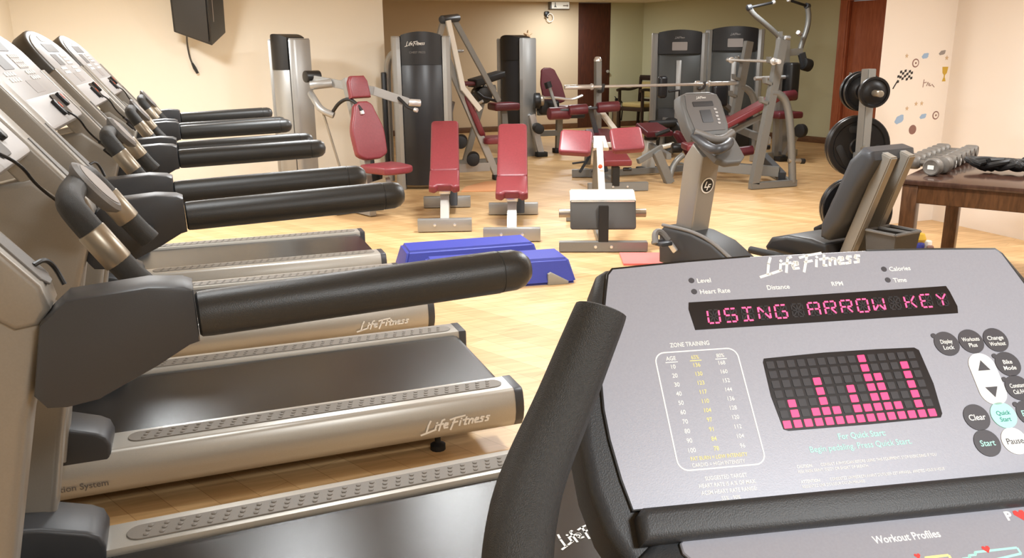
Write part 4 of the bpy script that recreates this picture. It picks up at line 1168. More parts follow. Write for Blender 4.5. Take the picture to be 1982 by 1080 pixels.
for x0, x1, xc in ((3.93, 4.27, 4.27), (5.83, 6.25, 5.83)):
    W(br, 'sleeve', MB().cyl((x0, 8.94, 1.08), (x1, 8.94, 1.08), 0.026, 16, 0.004), 'chrome')
    W(br, 'collar', MB().cyl((xc - 0.012, 8.94, 1.08), (xc + 0.012, 8.94, 1.08), 0.037, 16, 0.004), 'chrome')

# decline bench with foam rollers in front of it
db = thing('decline_bench', (4.2, 8.2, 0), 'decline bench with paired dark red foam rollers, behind the back extension bench', 'bench')
du = V((0.96, -0.28, 0)); df = V((0.28, 0.96, 0))
def dp(a, f, z): return V((4.21, 8.12, 0)) + du * a + df * f + V((0, 0, z))
fbm = W(db, 'front_beam', MB().bar(dp(-0.33, 0, 0.05), dp(0.33, 0, 0.05), 0.07, 0.09), 'frame')
for a in (-0.06, 0.10):
    W(db, 'bolt', MB().lathe(dp(a, -0.035, 0.055), -df, [(0.012, 0), (0.012, 0.008), (0, 0.01)], 10), 'chrome', fbm)
W(db, 'seat_post', MB().bar(dp(-0.03, 0.0, 0.06), dp(-0.03, 0.0, 0.27), 0.08, 0.08, df), 'black')
W(db, 'seat_pad', MB().prism([(-0.15, -0.02), (0.15, -0.02), (0.13, 0.28), (-0.13, 0.28)], dp(-0.02, -0.05, 0.28), du, V((0.26, 0.93, 0.28)), 0.075, 0.022, 4), 'red')
W(db, 'adjust_knob', MB().cyl(dp(0.05, -0.02, 0.24), dp(0.14, -0.02, 0.24), 0.02, 12, 0.004), 'black')
W(db, 'side_beam', MB().bar(dp(-0.35, 1.10, 0.05), dp(0.18, 1.04, 0.05), 0.07, 0.09), 'frame')
W(db, 'spine', MB().bar(dp(-0.03, 0.02, 0.06), dp(-0.1, 1.1, 0.06), 0.07, 0.08), 'frame')
W(db, 'back_pad', MB().prism(rrect(0.30, 0.62, 0.05), dp(-0.08, 0.62, 0.47), du, V((0.26, 0.94, 0.20)), 0.07, 0.02, 4), 'shaded_red')
W(db, 'support_post', MB().bar(dp(-0.08, 0.75, 0.08), dp(-0.08, 0.75, 0.46), 0.06, 0.07, df), 'frame')
rp = dp(0.06, 0.62, 0.0)
W(db, 'roller_post', MB().bar(dp(0.02, 0.85, 0.10), V((4.21, 8.86, 0.86)), 0.05, 0.06, df), 'dark')
W(db, 'foam_roller', MB().cyl((3.92, 8.80, 0.835), (4.14, 8.78, 0.845), 0.058, 20, 0.014), 'shaded_red')
W(db, 'foam_roller', MB().cyl((4.26, 8.77, 0.855), (4.52, 8.74, 0.865), 0.060, 20, 0.014), 'shaded_red')
W(db, 'roller_axle', MB().cyl((3.82, 8.81, 0.835), (4.54, 8.74, 0.866), 0.016, 10), 'dark')
W(db, 'lower_roller', MB().cyl((3.70, 8.85, 0.80), (3.96, 8.86, 0.80), 0.07, 20, 0.014), 'shaded_red')
for a in (-0.05, 0.10):
    W(db, 'adjust_link', MB().bar(dp(-0.25 + a, 0.80, 0.10), dp(-0.12 + a, 0.9, 0.28), 0.03, 0.03, df), 'dark')
W(db, 'pop_pin', MB().cyl(dp(-0.40, 0.7, 0.22), dp(-0.25, 0.75, 0.23), 0.012, 8), 'dark')

# leg bench with the forked support
lbm = thing('leg_curl_bench', (5.2, 9.0, 0), 'small red pad leg bench on a forked grey support, left of the recumbent bike display', 'bench')
W(lbm, 'seat_pad', MB().prism([(-0.18, 0), (0.18, 0), (0.15, 0.36), (-0.15, 0.36)], (5.30, 9.15, 0.44), (1, 0, 0), V((0, 0.97, 0.24)), 0.08, 0.025, 4), 'shaded_red')
W(lbm, 'leg_pad', MB().prism(rrect(0.10, 0.42, 0.045), (5.55, 9.0, 0.33), V((0.5, -0.8, 0.2)), V((0.52, -0.05, -0.72)), 0.08, 0.025, 4), 'shaded_red')
W(lbm, 'grip_handle', MB().tube([(5.10, 8.9, 0.50), (5.26, 8.85, 0.56)], 0.024, 12), 'rubber')
W(lbm, 'column', MB().box((5.27, 9.35, 0.22), (0.13, 0.13, 0.40), bev=0.01), 'white_metal')
W(lbm, 'column_foot', MB().box((5.27, 9.35, 0.03), (0.26, 0.2, 0.06), bev=0.015), 'rubber')
W(lbm, 'column_head', MB().cyl((5.27, 9.3, 0.40), (5.27, 9.3, 0.48), 0.09, 18, 0.01), 'black')
fk = MB().bar((5.02, 8.40, 0.0), (4.83, 8.40, 0.37), 0.08, 0.10, (1, 0, 0))
fk.bar((4.60, 8.40, 0.27), (4.93, 8.45, 0.41), 0.05, 0.06)
fk.tube(smooth_path([(5.02, 8.40, 0.06), (5.06, 8.42, 0.18), (5.12, 8.42, 0.26), (5.20, 8.43, 0.31)], 2), 0.035, 10)
W(lbm, 'forked_support', fk, 'frame')
W(lbm, 'spine', MB().bar((5.02, 8.44, 0.30), (5.27, 9.33, 0.33), 0.06, 0.07), 'frame')
W(lbm, 'pivot', MB().cyl((5.36, 8.95, 0.33), (5.48, 8.92, 0.33), 0.06, 16, 0.01), 'black')

# incline press rack
ir = thing('incline_press_rack', (6.0, 8.25, 0), 'incline press bench in a grey rack with a red sloping pad and curved legs', 'bench')
for k, (xo, y0) in enumerate(((0.0, 7.64), (0.50, 8.93))):
    fr_ = MB().bar((5.57 + xo, y0, 0.04), (6.17 + xo, y0, 0.04), 0.07, 0.07)
    W(ir, 'base_beam', fr_, 'frame')
    W(ir, 'front_upright', MB().bar((5.62 + xo, y0, 0.06), (5.86 + xo, y0, 1.57), 0.07, 0.10, (1, 0, 0)), 'frame')
    lg_ = smooth_path([(6.13 + xo, y0, 0.05), (6.08 + xo, y0, 0.45), (6.02 + xo, y0, 0.78), (5.96 + xo, y0, 0.94), (5.86 + xo, y0, 1.02), (5.76 + xo, y0, 1.03)], 2)
    W(ir, 'rear_leg', MB().tube(lg_, 0.042, 12), 'frame')
    W(ir, 'weight_peg', MB().cyl((6.05 + xo, y0, 0.29), (6.20 + xo, y0 - 0.03, 0.28), 0.026, 14, 0.004), 'grip')
    W(ir, 'peg_tip', MB().cyl((6.19 + xo, y0 - 0.028, 0.281), (6.24 + xo, y0 - 0.036, 0.278), 0.030, 14, 0.004), 'rubber')
    for zz in (0.90, 1.10, 1.31):
        xx = 5.62 + xo + 0.24 * (zz - 0.06) / 1.51
        W(ir, 'bar_hook', MB().prism([(0, 0), (-0.09, 0.03), (-0.10, 0.09), (-0.075, 0.09), (-0.065, 0.055), (0, 0.04)], (xx - 0.03, y0 + 0.035, zz), (1, 0, 0), (0, 0, 1), 0.07, 0.006), 'frame')
W(ir, 'cross_beam', MB().bar((5.78, 7.66, 0.52), (6.28, 8.92, 0.52), 0.06, 0.08), 'frame')
W(ir, 'cross_beam', MB().bar((6.12, 7.66, 0.04), (6.62, 8.92, 0.04), 0.06, 0.07), 'frame')
W(ir, 'back_pad', MB().prism(rrect(0.28, 0.95, 0.04), (5.83, 8.26, 0.70), V((-0.3, -0.95, 0)), V((0.84, -0.26, 0.46)), 0.07, 0.02, 4), 'red')
W(ir, 'pad_frame', MB().bar((5.3, 8.40, 0.35), (6.18, 8.18, 0.78), 0.06, 0.06), 'frame')
W(ir, 'seat_pad', MB().box((5.38, 8.42, 0.40), (0.32, 0.30, 0.08), Matrix.Rotation(-0.3, 3, 'Z'), 0.025, 4), 'red')
W(ir, 'floor_beam', MB().bar((5.35, 8.44, 0.19), (6.05, 7.78, 0.15), 0.10, 0.11), 'frame')
W(ir, 'spine', MB().bar((6.25, 8.35, 0.24), (6.05, 7.72, 0.10), 0.08, 0.10), 'dark')
W(ir, 'seat_leg', MB().bar((5.36, 8.42, 0.03), (5.37, 8.42, 0.36), 0.07, 0.08, (1, 0, 0)), 'frame')
W(ir, 'lower_roller', MB().cyl((5.62, 8.25, 0.32), (5.95, 8.15, 0.36), 0.055, 16, 0.012), 'shaded_red')
b3 = thing('rack_barbell', (5.8, 8.2, 1.34), 'chrome bar lying across the top hooks of the incline press rack', 'barbell')
W(b3, 'shaft', MB().cyl((6.16, 8.98, 1.352), (5.70, 7.55, 1.352), 0.015, 14), 'chrome')
d_ = (V((5.70, 7.55, 0)) - V((6.16, 8.98, 0))).normalized()
for p, sg in ((V((6.16, 8.98, 1.352)), -1), (V((5.70, 7.55, 1.352)), 1)):
    W(b3, 'sleeve', MB().cyl(p, p + d_ * sg * 0.16, 0.026, 14, 0.004), 'chrome')
    W(b3, 'collar', MB().cyl(p - d_ * sg * 0.012, p + d_ * sg * 0.012, 0.038, 14, 0.004), 'chrome')

# ------------------------------------------------------------------ recumbent bike
RP = V((3.05, 4.72, 0)); ra = V((0.17, -0.985, 0)).normalized(); rl_ = V((0.985, 0.17, 0)).normalized()
def rp_(s, z, l=0.0): return RP + ra * s + rl_ * l + V((0, 0, z))
rb = thing('recumbent_bike', (3.15, 4.2, 0), 'grey recumbent exercise bike seen side-on beyond the foreground display', 'exercise bike')
Z3 = (0, 0, 1)
W(rb, 'console_mast', MB().prism([(-0.14, 0.28), (0.02, 0.28), (0.10, 0.82), (0.0, 0.90), (-0.08, 0.80)], rp_(0, 0, 0.075), ra, Z3, 0.155, 0.012, 3), 'beige')
mn = ra.cross(V((0, 0, 1)))
mf = (ra * 0.99 - V((0, 0, 0.146))).normalized()
mu = V((rl_.x, rl_.y, 0)); mv = mf.cross(mu)
if mv.z < 0: mv = -mv
if mu.cross(mv).dot(mf) < 0: mu = -mu
mc = rp_(0.070, 0.63, -0.005) + mf * 0.0035
em = W(rb, 'mast_badge', MB().lathe(mc, mf, [(0.052, 0), (0.052, 0.003), (0, 0.004)], 28), 'white')
W(rb, 'badge_field', MB().lathe(mc + mf * 0.0035, mf, [(0.044, 0), (0.044, 0.001), (0, 0.0015)], 28), 'black', em)
bl = MB().text('L', mc + mf * 0.0055 - mu * 0.032 - mv * 0.012, mu, mv, 0.058, 'LEFT', 0.02, 0.3, 0.0002)
bl.text('F', mc + mf * 0.0055 - mu * 0.010 - mv * 0.030, mu, mv, 0.058, 'LEFT', 0.02, 0.3, 0.0002)
W(rb, 'badge_lettering', bl, 'white', em)
kn = (ra * 0.88 + V((0, 0, 0.47))).normalized()
ku = V((rl_.x, rl_.y, 0)).normalized()
kv = kn.cross(ku).normalized()
kc = rp_(0.03, 1.07, 0.0)
def kp(a, b, h=0.0): return kc + ku * a + kv * b + kn * h
head = MB().prism([(-0.15, -0.14), (0.15, -0.14), (0.175, -0.06), (0.175, 0.10), (0.155, 0.155), (0.09, 0.175), (-0.09, 0.175), (-0.155, 0.155), (-0.175, 0.10), (-0.175, -0.06)], kp(0, 0, -0.09), ku, kv, 0.085, 0.02, 4)
hd_ = W(rb, 'console_head', head, 'console_body')
W(rb, 'faceplate', MB().prism([(-0.125, -0.10), (0.125, -0.10), (0.145, 0.06), (0.125, 0.15), (-0.125, 0.15), (-0.145, 0.06)], kp(0, 0, -0.005), ku, kv, 0.004, 0.001, 1), 'console_dk', hd_)
W(rb, 'message_display', MB().prism(rrect(0.17, 0.034, 0.005), kp(0.0, 0.085, 0.0), ku, kv, 0.002), 'screen', hd_)
W(rb, 'matrix_display', MB().prism(rrect(0.09, 0.085, 0.005), kp(0.0, 0.0, 0.0), ku, kv, 0.002), 'screen', hd_)
for i in range(5):
    W(rb, 'key', MB().prism(rrect(0.022, 0.013, 0.005), kp(0.088 + 0.004 * (i % 2), 0.045 - i * 0.024, 0.0), ku, kv, 0.002), 'console', hd_)
W(rb, 'maker_lettering', logo(MB(), kp(-0.04, 0.122, 0.0006), ku, kv, 0.014, 0.08), 'white', hd_)
lk = (ra * 0.62 + V((0, 0, 0.78))).normalized()
lv = lk.cross(ku).normalized()
lo_ = kp(0.03, -0.13, -0.01)
low = MB().prism([(-0.13, 0.0), (0.13, 0.0), (0.15, -0.04), (0.12, -0.20), (0.06, -0.24), (-0.06, -0.24), (-0.12, -0.20), (-0.15, -0.04)], lo_ - lk * 0.05, ku, lv, 0.05, 0.014, 3)
lw = W(rb, 'lower_panel', low, 'console_body')
for i in range(4):
    W(rb, 'panel_print', MB().prism(rrect(0.11 - 0.01 * i, 0.008, 0.002), lo_ + lk * 0.0004 - lv * (0.05 + 0.025 * i), ku, lv, 0.0006), 'console_mid', lw)
hb_ = MB().tube(smooth_path([kp(-0.13, -0.12, -0.02), kp(-0.14, -0.22, 0.06), kp(-0.16, -0.28, 0.14), kp(-0.14, -0.29, 0.17), kp(-0.05, -0.26, 0.15), kp(0.03, -0.22, 0.09)], 2), 0.03, 12)
W(rb, 'front_handle', hb_, 'dark')
W(rb, 'arm_bow', MB().tube(smooth_path([kp(-0.14, -0.10, 0.0), kp(-0.02, -0.20, 0.06), kp(0.12, -0.14, 0.05)], 2), 0.024, 12), 'midgrey')
sh = MB().prism([(-0.26, 0.06), (-0.27, 0.28), (-0.22, 0.325), (0.05, 0.325), (0.25, 0.29), (0.45, 0.20), (0.55, 0.10), (0.55, 0.06)], rp_(0, 0, 0.115), ra, Z3, 0.23, 0.03, 4)
W(rb, 'body_shell', sh, 'bikedark')
W(rb, 'shell_trim', MB().tube(smooth_path([rp_(-0.24, 0.325, -0.10), rp_(0.05, 0.335, -0.10), rp_(0.25, 0.30, -0.10), rp_(0.47, 0.20, -0.10)], 2), 0.012, 8), 'midgrey')
W(rb, 'crank', MB().bar(rp_(-0.05, 0.18, -0.14), rp_(-0.10, 0.24, -0.16), 0.025, 0.035), 'chrome')
pd = W(rb, 'pedal', MB().box(rp_(-0.10, 0.24, -0.22), (0.10, 0.11, 0.03), Matrix.Rotation(0.17, 3, 'Z'), 0.01), 'dark')
W(rb, 'toe_strap', MB().tube(smooth_path([rp_(-0.10, 0.24, -0.275), rp_(-0.14, 0.31, -0.25), rp_(-0.14, 0.31, -0.20), rp_(-0.10, 0.25, -0.165)], 2), 0.022, 8), 'midgrey', pd)
W(rb, 'crank', MB().bar(rp_(-0.05, 0.18, 0.14), rp_(0.03, 0.11, 0.16), 0.025, 0.035), 'chrome')
W(rb, 'pedal', MB().box(rp_(0.05, 0.11, 0.22), (0.10, 0.11, 0.03), Matrix.Rotation(0.17, 3, 'Z'), 0.01), 'dark')
W(rb, 'frame_rail', MB().bar(rp_(0.4, 0.14), rp_(1.55, 0.14), 0.10, 0.10), 'beige')
W(rb, 'seat_rail', MB().bar(rp_(0.6, 0.22), rp_(1.5, 0.32), 0.08, 0.06), 'silver2')
for s in (-0.1, 1.5):
    W(rb, 'stabiliser', MB().bar(rp_(s, 0.045, -0.28), rp_(s, 0.045, 0.28), 0.09, 0.08), 'dark')
st = MB().prism([(0.76, 0.38), (0.78, 0.35), (1.16, 0.36), (1.20, 0.40), (1.19, 0.47), (1.08, 0.485), (0.92, 0.475), (0.80, 0.44)], rp_(0, 0, 0.19), ra, Z3, 0.38, 0.035, 5)
W(rb, 'seat', st, 'black')
W(rb, 'seat_cushion', MB().prism(rrect(0.32, 0.30, 0.09), rp_(0.98, 0.468), mn * -1, (ra + V((0, 0, 0.12))).normalized(), 0.03, 0.014, 4), 'dark')
bk_ = MB().prism([(1.13, 0.50), (1.18, 0.49), (1.26, 0.60), (1.34, 0.80), (1.41, 0.94), (1.40, 0.985), (1.34, 1.0), (1.27, 0.93), (1.20, 0.75), (1.13, 0.58)], rp_(0, 0, 0.18), ra, Z3, 0.36, 0.035, 5)
W(rb, 'backrest', bk_, 'dark')
for l in (-0.07, 0.07):
    W(rb, 'back_frame', MB().bar(rp_(1.20, 0.30, l), rp_(1.43, 0.965, l), 0.055, 0.07, ra, 0.006), 'beige')
W(rb, 'seat_handle', MB().tube([rp_(0.72, 0.36, -0.25), rp_(0.90, 0.365, -0.25), rp_(1.10, 0.35, -0.21)], 0.022, 12), 'rubber')
W(rb, 'seat_handle', MB().tube(smooth_path([rp_(0.74, 0.42, 0.27), rp_(0.95, 0.54, 0.27), rp_(1.15, 0.55, 0.24)], 1), 0.022, 12), 'rubber')
cdy = MB()
cq = rp_(1.42, -0.01, 0.035)
for (a0, b0, a1, b1) in ((-0.09, -0.10, 0.09, -0.10), (0.09, -0.10, 0.09, 0.10), (0.09, 0.10, -0.09, 0.10), (-0.09, 0.10, -0.09, -0.10), (-0.09, 0.0, 0.09, 0.02)):
    p = cq + ra * a0 * 0.85 + rl_ * b0 * 0.85 + V((0, 0, 0.42)); q = cq + ra * a1 * 0.85 + rl_ * b1 * 0.85 + V((0, 0, 0.42))
    p2 = cq + ra * a0 + rl_ * b0 + V((0, 0, 0.575)); q2 = cq + ra * a1 + rl_ * b1 + V((0, 0, 0.575))
    bq = bmesh.new()
    f = bq.faces.new([bq.verts.new(x) for x in (p, q, q2, p2)])
    bmesh.ops.solidify(bq, geom=bq.faces[:], thickness=0.008)
    cdy.merge(bq)
    cdy.bar(p2, q2, 0.016, 0.014, (0, 0, 1), 0.004)
cdy.box(cq + V((0, 0, 0.42)), (0.16, 0.16, 0.008), Matrix.Rotation(0.17, 3, 'Z'))
W(rb, 'accessory_caddy', cdy, 'midgrey')

# ------------------------------------------------------------------ plate tree and plates
PT = V((4.75, 5.12, 0))
pt = thing('plate_tree', PT, 'grey weight plate tree behind the recumbent bike seat', 'weight rack')
W(pt, 'post', MB().bar(PT + V((0, 0, 0.05)), PT + V((-0.03, 0, 1.33)), 0.075, 0.075, (1, 0, 0)), 'frame')
W(pt, 'base_beam', MB().bar(PT + V((-0.3, -0.12, 0.04)), PT + V((0.3, 0.12, 0.04)), 0.08, 0.08), 'frame')
W(pt, 'base_beam', MB().bar(PT + V((-0.12, 0.3, 0.04)), PT + V((0.12, -0.3, 0.04)), 0.08, 0.08), 'frame')
pd1 = V((-0.40, -0.91, 0)).normalized()
for z, sd in ((1.16, -1), (1.16, 1), (0.745, -1), (0.745, 1), (0.262, -1), (0.262, 1)):
    c = PT + V((-0.02, 0, z))
    W(pt, 'weight_peg', MB().cyl(c, c + pd1 * sd * 0.27, 0.024, 16, 0.003), 'grip')
W(pt, 'joint_plate', MB().box(PT + V((-0.02, 0, 0.60)), (0.10, 0.10, 0.22), Matrix.Rotation(-0.4, 3, 'Z'), 0.01), 'frame')
W(pt, 'end_knob', MB().cyl(PT + V((0.0, -0.03, 0.56)), PT + V((0.0, -0.14, 0.56)), 0.035, 16, 0.006), 'rubber')
W(pt, 'end_knob', MB().cyl(PT + V((-0.02, -0.04, 0.73)), PT + V((0.0, -0.07, 0.73)), 0.025, 16, 0.004), 'rubber')
def plate(c, r, t, label, group=None):
    o = thing('weight_plate', c, label, 'weight plate', group=group)
    c = V(c)
    W(o, 'disc', MB().lathe(c - pd1 * t / 2, pd1, [(0.028, t * 0.1), (0.06, t * 0.05), (0.07, t * 0.25), (r * 0.80, t * 0.25), (r * 0.84, 0.0), (r * 0.97, 0.0), (r, t * 0.15), (r, t * 0.85), (r * 0.97, t), (r * 0.84, t), (r * 0.80, t * 0.75), (0.07, t * 0.75), (0.06, t * 0.95), (0.028, t * 0.9)], 40), 'iron')
    ug = V((0, 0, 1)); us = pd1.cross(ug)
    if r > 0.15:
        for k in range(3):
            a = R(90 + 120 * k)
            d = ug * math.sin(a) + us * math.cos(a)
            W(o, 'grip_rim', MB().prism(rrect(r * 0.75, r * 0.24, r * 0.11), c + d * r * 0.56 + pd1 * (t * 0.24), d.cross(pd1), d, 0.006, 0.002), 'rubber')
    return o
def onpeg(z, sd, off): return PT + V((-0.02, 0, z)) + pd1 * sd * off
plate(onpeg(1.165, 1, 0.13), 0.112, 0.034, 'small black weight plate on the near top peg of the plate tree')
plate(onpeg(1.16, -1, 0.10), 0.145, 0.035, 'inner medium black plate on the far top peg of the plate tree')
plate(onpeg(1.16, -1, 0.18), 0.150, 0.035, 'outer medium black plate on the far top peg, seen before the red-brown door')
plate(onpeg(0.745, -1, 0.09), 0.235, 0.042, 'large black weight plate on the far middle peg of the plate tree')
plate(onpeg(0.745, -1, 0.15), 0.235, 0.042, 'second large black plate behind the first on the far middle peg')
plate(onpeg(0.262, -1, 0.09), 0.235, 0.042, 'large black plate on the far bottom peg of the plate tree')
plate(onpeg(0.262, -1, 0.15), 0.235, 0.042, 'rearmost large black plate on the far bottom peg of the plate tree')
plate(onpeg(0.262, 1, 0.10), 0.235, 0.042, 'large black plate on the near bottom peg, behind the recumbent seat and grey caddy')

# ------------------------------------------------------------------ table with dumbbells
tA = V((0.85, 0.527, 0)).normalized(); tB = V((0.527, -0.85, 0)).normalized()
TO = V((3.749, 3.746, 0))
def tp3(a, b, z): return TO + tA * a + tB * b + V((0, 0, z))
tb = thing('wooden_table', tp3(0.7, 0.42, 0), 'dark wooden table carrying the dumbbells, at the right edge', 'table')
trot = Matrix(((tA.x, tB.x, 0), (tA.y, tB.y, 0), (0, 0, 1)))
W(tb, 'table_top', MB().prism([(0, 0), (1.42, 0), (1.42, 0.95), (0, 0.95)], tp3(0, 0.0, 0.752), tA, tB, 0.03, 0.006, 2), 'table_top')
for a, b in ((0.06, 0.06), (1.36, 0.06), (0.06, 0.89), (1.36, 0.89)):
    W(tb, 'leg', MB().box(tp3(a, b, 0.36), (0.085, 0.085, 0.72), trot, 0.006), 'table')
for (a, b, a1, b1) in ((0.06, 0.035, 1.36, 0.035), (0.06, 0.915, 1.36, 0.915), (0.035, 0.06, 0.035, 0.89), (1.385, 0.06, 1.385, 0.89)):
    W(tb, 'apron', MB().bar(tp3(a, b, 0.67), tp3(a1, b1, 0.67), 0.025, 0.105, (0, 0, 1), 0.003), 'table')
def dumbbell(c, axis, r, L, label, group='grey dumbbells lined up on the table'):
    o = thing('dumbbell', c, label, 'dumbbell', group=group)
    c, axis = V(c), V(axis).normalized()
    W(o, 'handle', MB().cyl(c - axis * L * 0.3, c + axis * L * 0.3, 0.016, 12), 'iron_grey')
    hl = L * 0.33
    for s in (-1, 1):
        e = c + axis * s * L / 2
        W(o, 'head', MB().lathe(e - axis * s * hl, axis * s, [(r * 0.75, 0), (r * 0.95, hl * 0.12), (r, hl * 0.3), (r, hl * 0.8), (r * 0.93, hl * 0.95), (r * 0.8, hl), (r * 0.75, hl * 0.97), (0, hl * 0.97)], 24), 'iron_grey')
    return o
E0 = V((3.986, 3.755, 0)); E1 = V((4.171, 3.822, 0))
ax0 = (E1 - E0).normalized()
dd = dumbbell(E0 + ax0 * 0.10 + V((0, 0, 0.752 + 0.052)), ax0, 0.052, 0.20, 'front grey dumbbell with a white sticker on its end, nearest the table corner')
e = E0 + V((0, 0, 0.804)) - ax0 * 0.0008
du1 = ax0.cross(V((0, 0, 1)))
W(dd, 'sticker', MB().prism(rrect(0.036, 0.024, 0.003), e - ax0 * 0.0, du1 * -1 if False else du1, (0, 0, 1), 0.0015), 'white')
NM = ['first', 'second', 'third', 'fourth', 'fifth', 'sixth', 'seventh']
for k in range(7):
    rr_ = 0.042
    c = V((4.25, 3.852, 0)) + tA * (0.138 * k) - tB * 0.13 + V((0, 0, 0.752 + rr_))
    d = dumbbell(c, tB, rr_, 0.26, f'{NM[k]} grey dumbbell of the row behind the stickered one, counted from the table corner')
    if k in (1, 2):
        W(d, 'sticker', MB().prism(circ(0.011, 12), c + tB * 0.1302, -tA if tA.cross(V((0, 0, 1))).dot(tB) < 0 else tA, (0, 0, 1), 0.0015), 'white')
# black wrist straps and a collar clip
for k, (p, lab) in enumerate((((4.45, 3.70, 0.752), 'heap of black training straps on the table, right of the dumbbells'), )):
    o = thing('training_straps', p, lab, 'straps')
    P = V(p)
    for j in range(8):
        pts = []
        for i in range(9):
            a = i / 8 * 2 * math.pi * (0.8 + 0.08 * j)
            pts.append(P + tB * (-0.10 + 0.035 * j + 0.07 * math.cos(a + j)) + tA * (0.08 * math.sin(a + j * 2)) + V((0, 0, 0.02 + 0.055 * abs(math.sin(a * 0.5 + j)))))
        W(o, 'strap', MB().tube(smooth_path(pts, 2), 0.018, 8), 'rubber')
o = thing('collar_clip', (4.62, 3.62, 0.752), 'metal collar clip with black handles at the right end of the straps', 'clip')
P = V((4.62, 3.62, 0.752))
W(o, 'spring', MB().tube([P + V((0.028 * math.cos(i * 0.5), 0.02 - 0.001 * i, 0.032 + 0.028 * math.sin(i * 0.5))) for i in range(40)], 0.0035, 6), 'chrome')
W(o, 'clip_handle', MB().tube([P + V((0.02, 0, 0.055)), P + V((0.06, 0.02, 0.09))], 0.008, 8), 'rubber')
W(o, 'clip_handle', MB().tube([P + V((-0.02, 0, 0.055)), P + V((-0.05, 0.02, 0.09))], 0.008, 8), 'rubber')

# ------------------------------------------------------------------ steps, mats, toys
def step(c, rz, label):
    o = thing('aerobic_step', c, label, 'step platform', rz, 'blue aerobic steps')
    def P(n, mb, m): return build(n, mb, m, o)
    # local: long along x; a moulded block whose ends and sides slope outwards
    bq = bmesh.new()
    lo = [bq.verts.new((x, y, 0.0)) for x, y in ((-0.50, -0.20), (0.50, -0.20), (0.50, 0.20), (-0.50, 0.20))]
    hi = [bq.verts.new((x, y, 0.165)) for x, y in ((-0.455, -0.145), (0.455, -0.145), (0.455, 0.145), (-0.455, 0.145))]
    bq.faces.new(lo[::-1]); bq.faces.new(hi)
    for i in range(4):
        j = (i + 1) % 4
        bq.faces.new((lo[i], lo[j], hi[j], hi[i]))
    bmesh.ops.bevel(bq, geom=bq.edges[:], offset=0.018, segments=3, affect='EDGES')
    P('platform', MB().merge(bq), 'blue')
    for sx in (-1, 1):
        for sy in (-1, 1):
            f = MB().prism([(sx * 0.30, 0.0), (sx * 0.30, 0.075), (sx * 0.32, 0.085), (sx * 0.44, 0.02), (sx * 0.44, 0.0)][::sx], (0, sy * 0.205, 0), (1, 0, 0), (0, 0, 1), sy * 0.03, 0.006, 2)
            P('rubber_foot', f, 'stepgrey')
    return o
step((1.72, 5.62, 0), R(-4), 'blue aerobic step farther from the camera, below the red benches')
step((1.77, 5.13, 0), R(-7), 'blue aerobic step nearer the camera, its right end beyond the handrail tip')
single('foam_mat', MB().box((3.00, 5.25, 0.008), (0.42, 0.34, 0.016), Matrix.Rotation(-0.39, 3, 'Z'), 0.003), 'pink', (3.00, 5.25, 0), 'pink foam mat piece on the floor by the recumbent bike pedal', 'mat')
single('foam_mat', MB().prism([(2.62, 8.75), (3.05, 8.62), (3.42, 9.2), (3.1, 9.32), (2.75, 9.02)], (0, 0, 0.001), (1, 0, 0), (0, 1, 0), 0.012, 0.003), 'peachmat', (3.0, 8.95, 0), 'peach foam mat on the floor between the red benches and the chest press', 'mat')
ty = thing('toy_bundle', (5.05, 4.78, 0), 'small colourful toy lying on the floor behind the table leg', 'toy')
W(ty, 'yellow_piece', MB().lathe((5.04, 4.78, 0.03), Z3, [(0, 0), (0.04, 0.01), (0.055, 0.05), (0.04, 0.09), (0, 0.10)], 14), 'yellowp')
W(ty, 'blue_piece', MB().box((5.01, 4.73, 0.03), (0.06, 0.05, 0.06), Matrix.Rotation(0.4, 3, 'Z'), 0.012), 'blue')
W(ty, 'white_piece', MB().box((5.09, 4.74, 0.035), (0.06, 0.05, 0.07), Matrix.Rotation(0.2, 3, 'Z'), 0.012), 'white')
W(ty, 'brown_piece', MB().box((5.07, 4.69, 0.02), (0.07, 0.05, 0.04), Matrix.Rotation(0.8, 3, 'Z'), 0.012), 'brownp')

# ------------------------------------------------------------------ speaker, chair, extinguisher, wall fittings
sk = thing('wall_speaker', (0.15, 9.7, 1.65), 'black loudspeaker hung high on the left wall above the treadmills', 'speaker')
sm = Matrix.Translation((0.205, 9.20, 1.56)) @ Matrix.Rotation(R(33), 4, 'X')
def S(n, mb, m, parent=None):
    bmesh.ops.transform(mb.bm, matrix=sm, verts=mb.bm.verts)
    return build(n, mb, m, sk if parent is None else parent, sk.location)
cab = S('cabinet', MB().prism([(0.0, 0.0), (0.145, 0.23), (0.10, 0.36), (-0.27, 0.36), (-0.345, 0.25)], (0, 0, 0), (1, 0, 0), (0, 1, 0), 0.56, 0.015, 3), 'black')
e1, e2 = V((-0.345, 0.25, 0)), V((0.0, 0.0, 0))
gu = (e2 - e1).normalized()
gnorm = V((gu.y, -gu.x, 0))
S('grille', MB().prism(rrect(0.37, 0.50, 0.02), (e1 + e2) / 2 + V((0, 0, 0.28)) + gnorm * 0.002, gu, (0, 0, 1), 0.008, 0.003), 'bikedark', cab)
S('badge', MB().prism([(-0.07, -0.02), (0.07, -0.02), (0.07, 0.02), (-0.07, 0.02)], (e1 + e2) / 2 + V((0.06, 0, 0.335)) + gnorm * 0.012, gu, (0, 0, 1), 0.004), 'screen', cab)
gs = (V((0.145, 0.23, 0))).normalized()
S('side_lettering', MB().text('PROEL', V((0.06, 0.056, 0.24)) + V((gs.y, -gs.x, 0)) * 0.001, (0, 0, 1), V((-gs.x, -gs.y, 0)), 0.035, bold=0.01) if False else MB().prism([(0, 0), (0.012, 0), (0.012, 0.24), (0, 0.24)], V((0.03, 0.0476, 0.24)) + V((gs.y, -gs.x, 0)) * 0.001, gs, (0, 0, 1), 0.001), 'console_mid', cab)
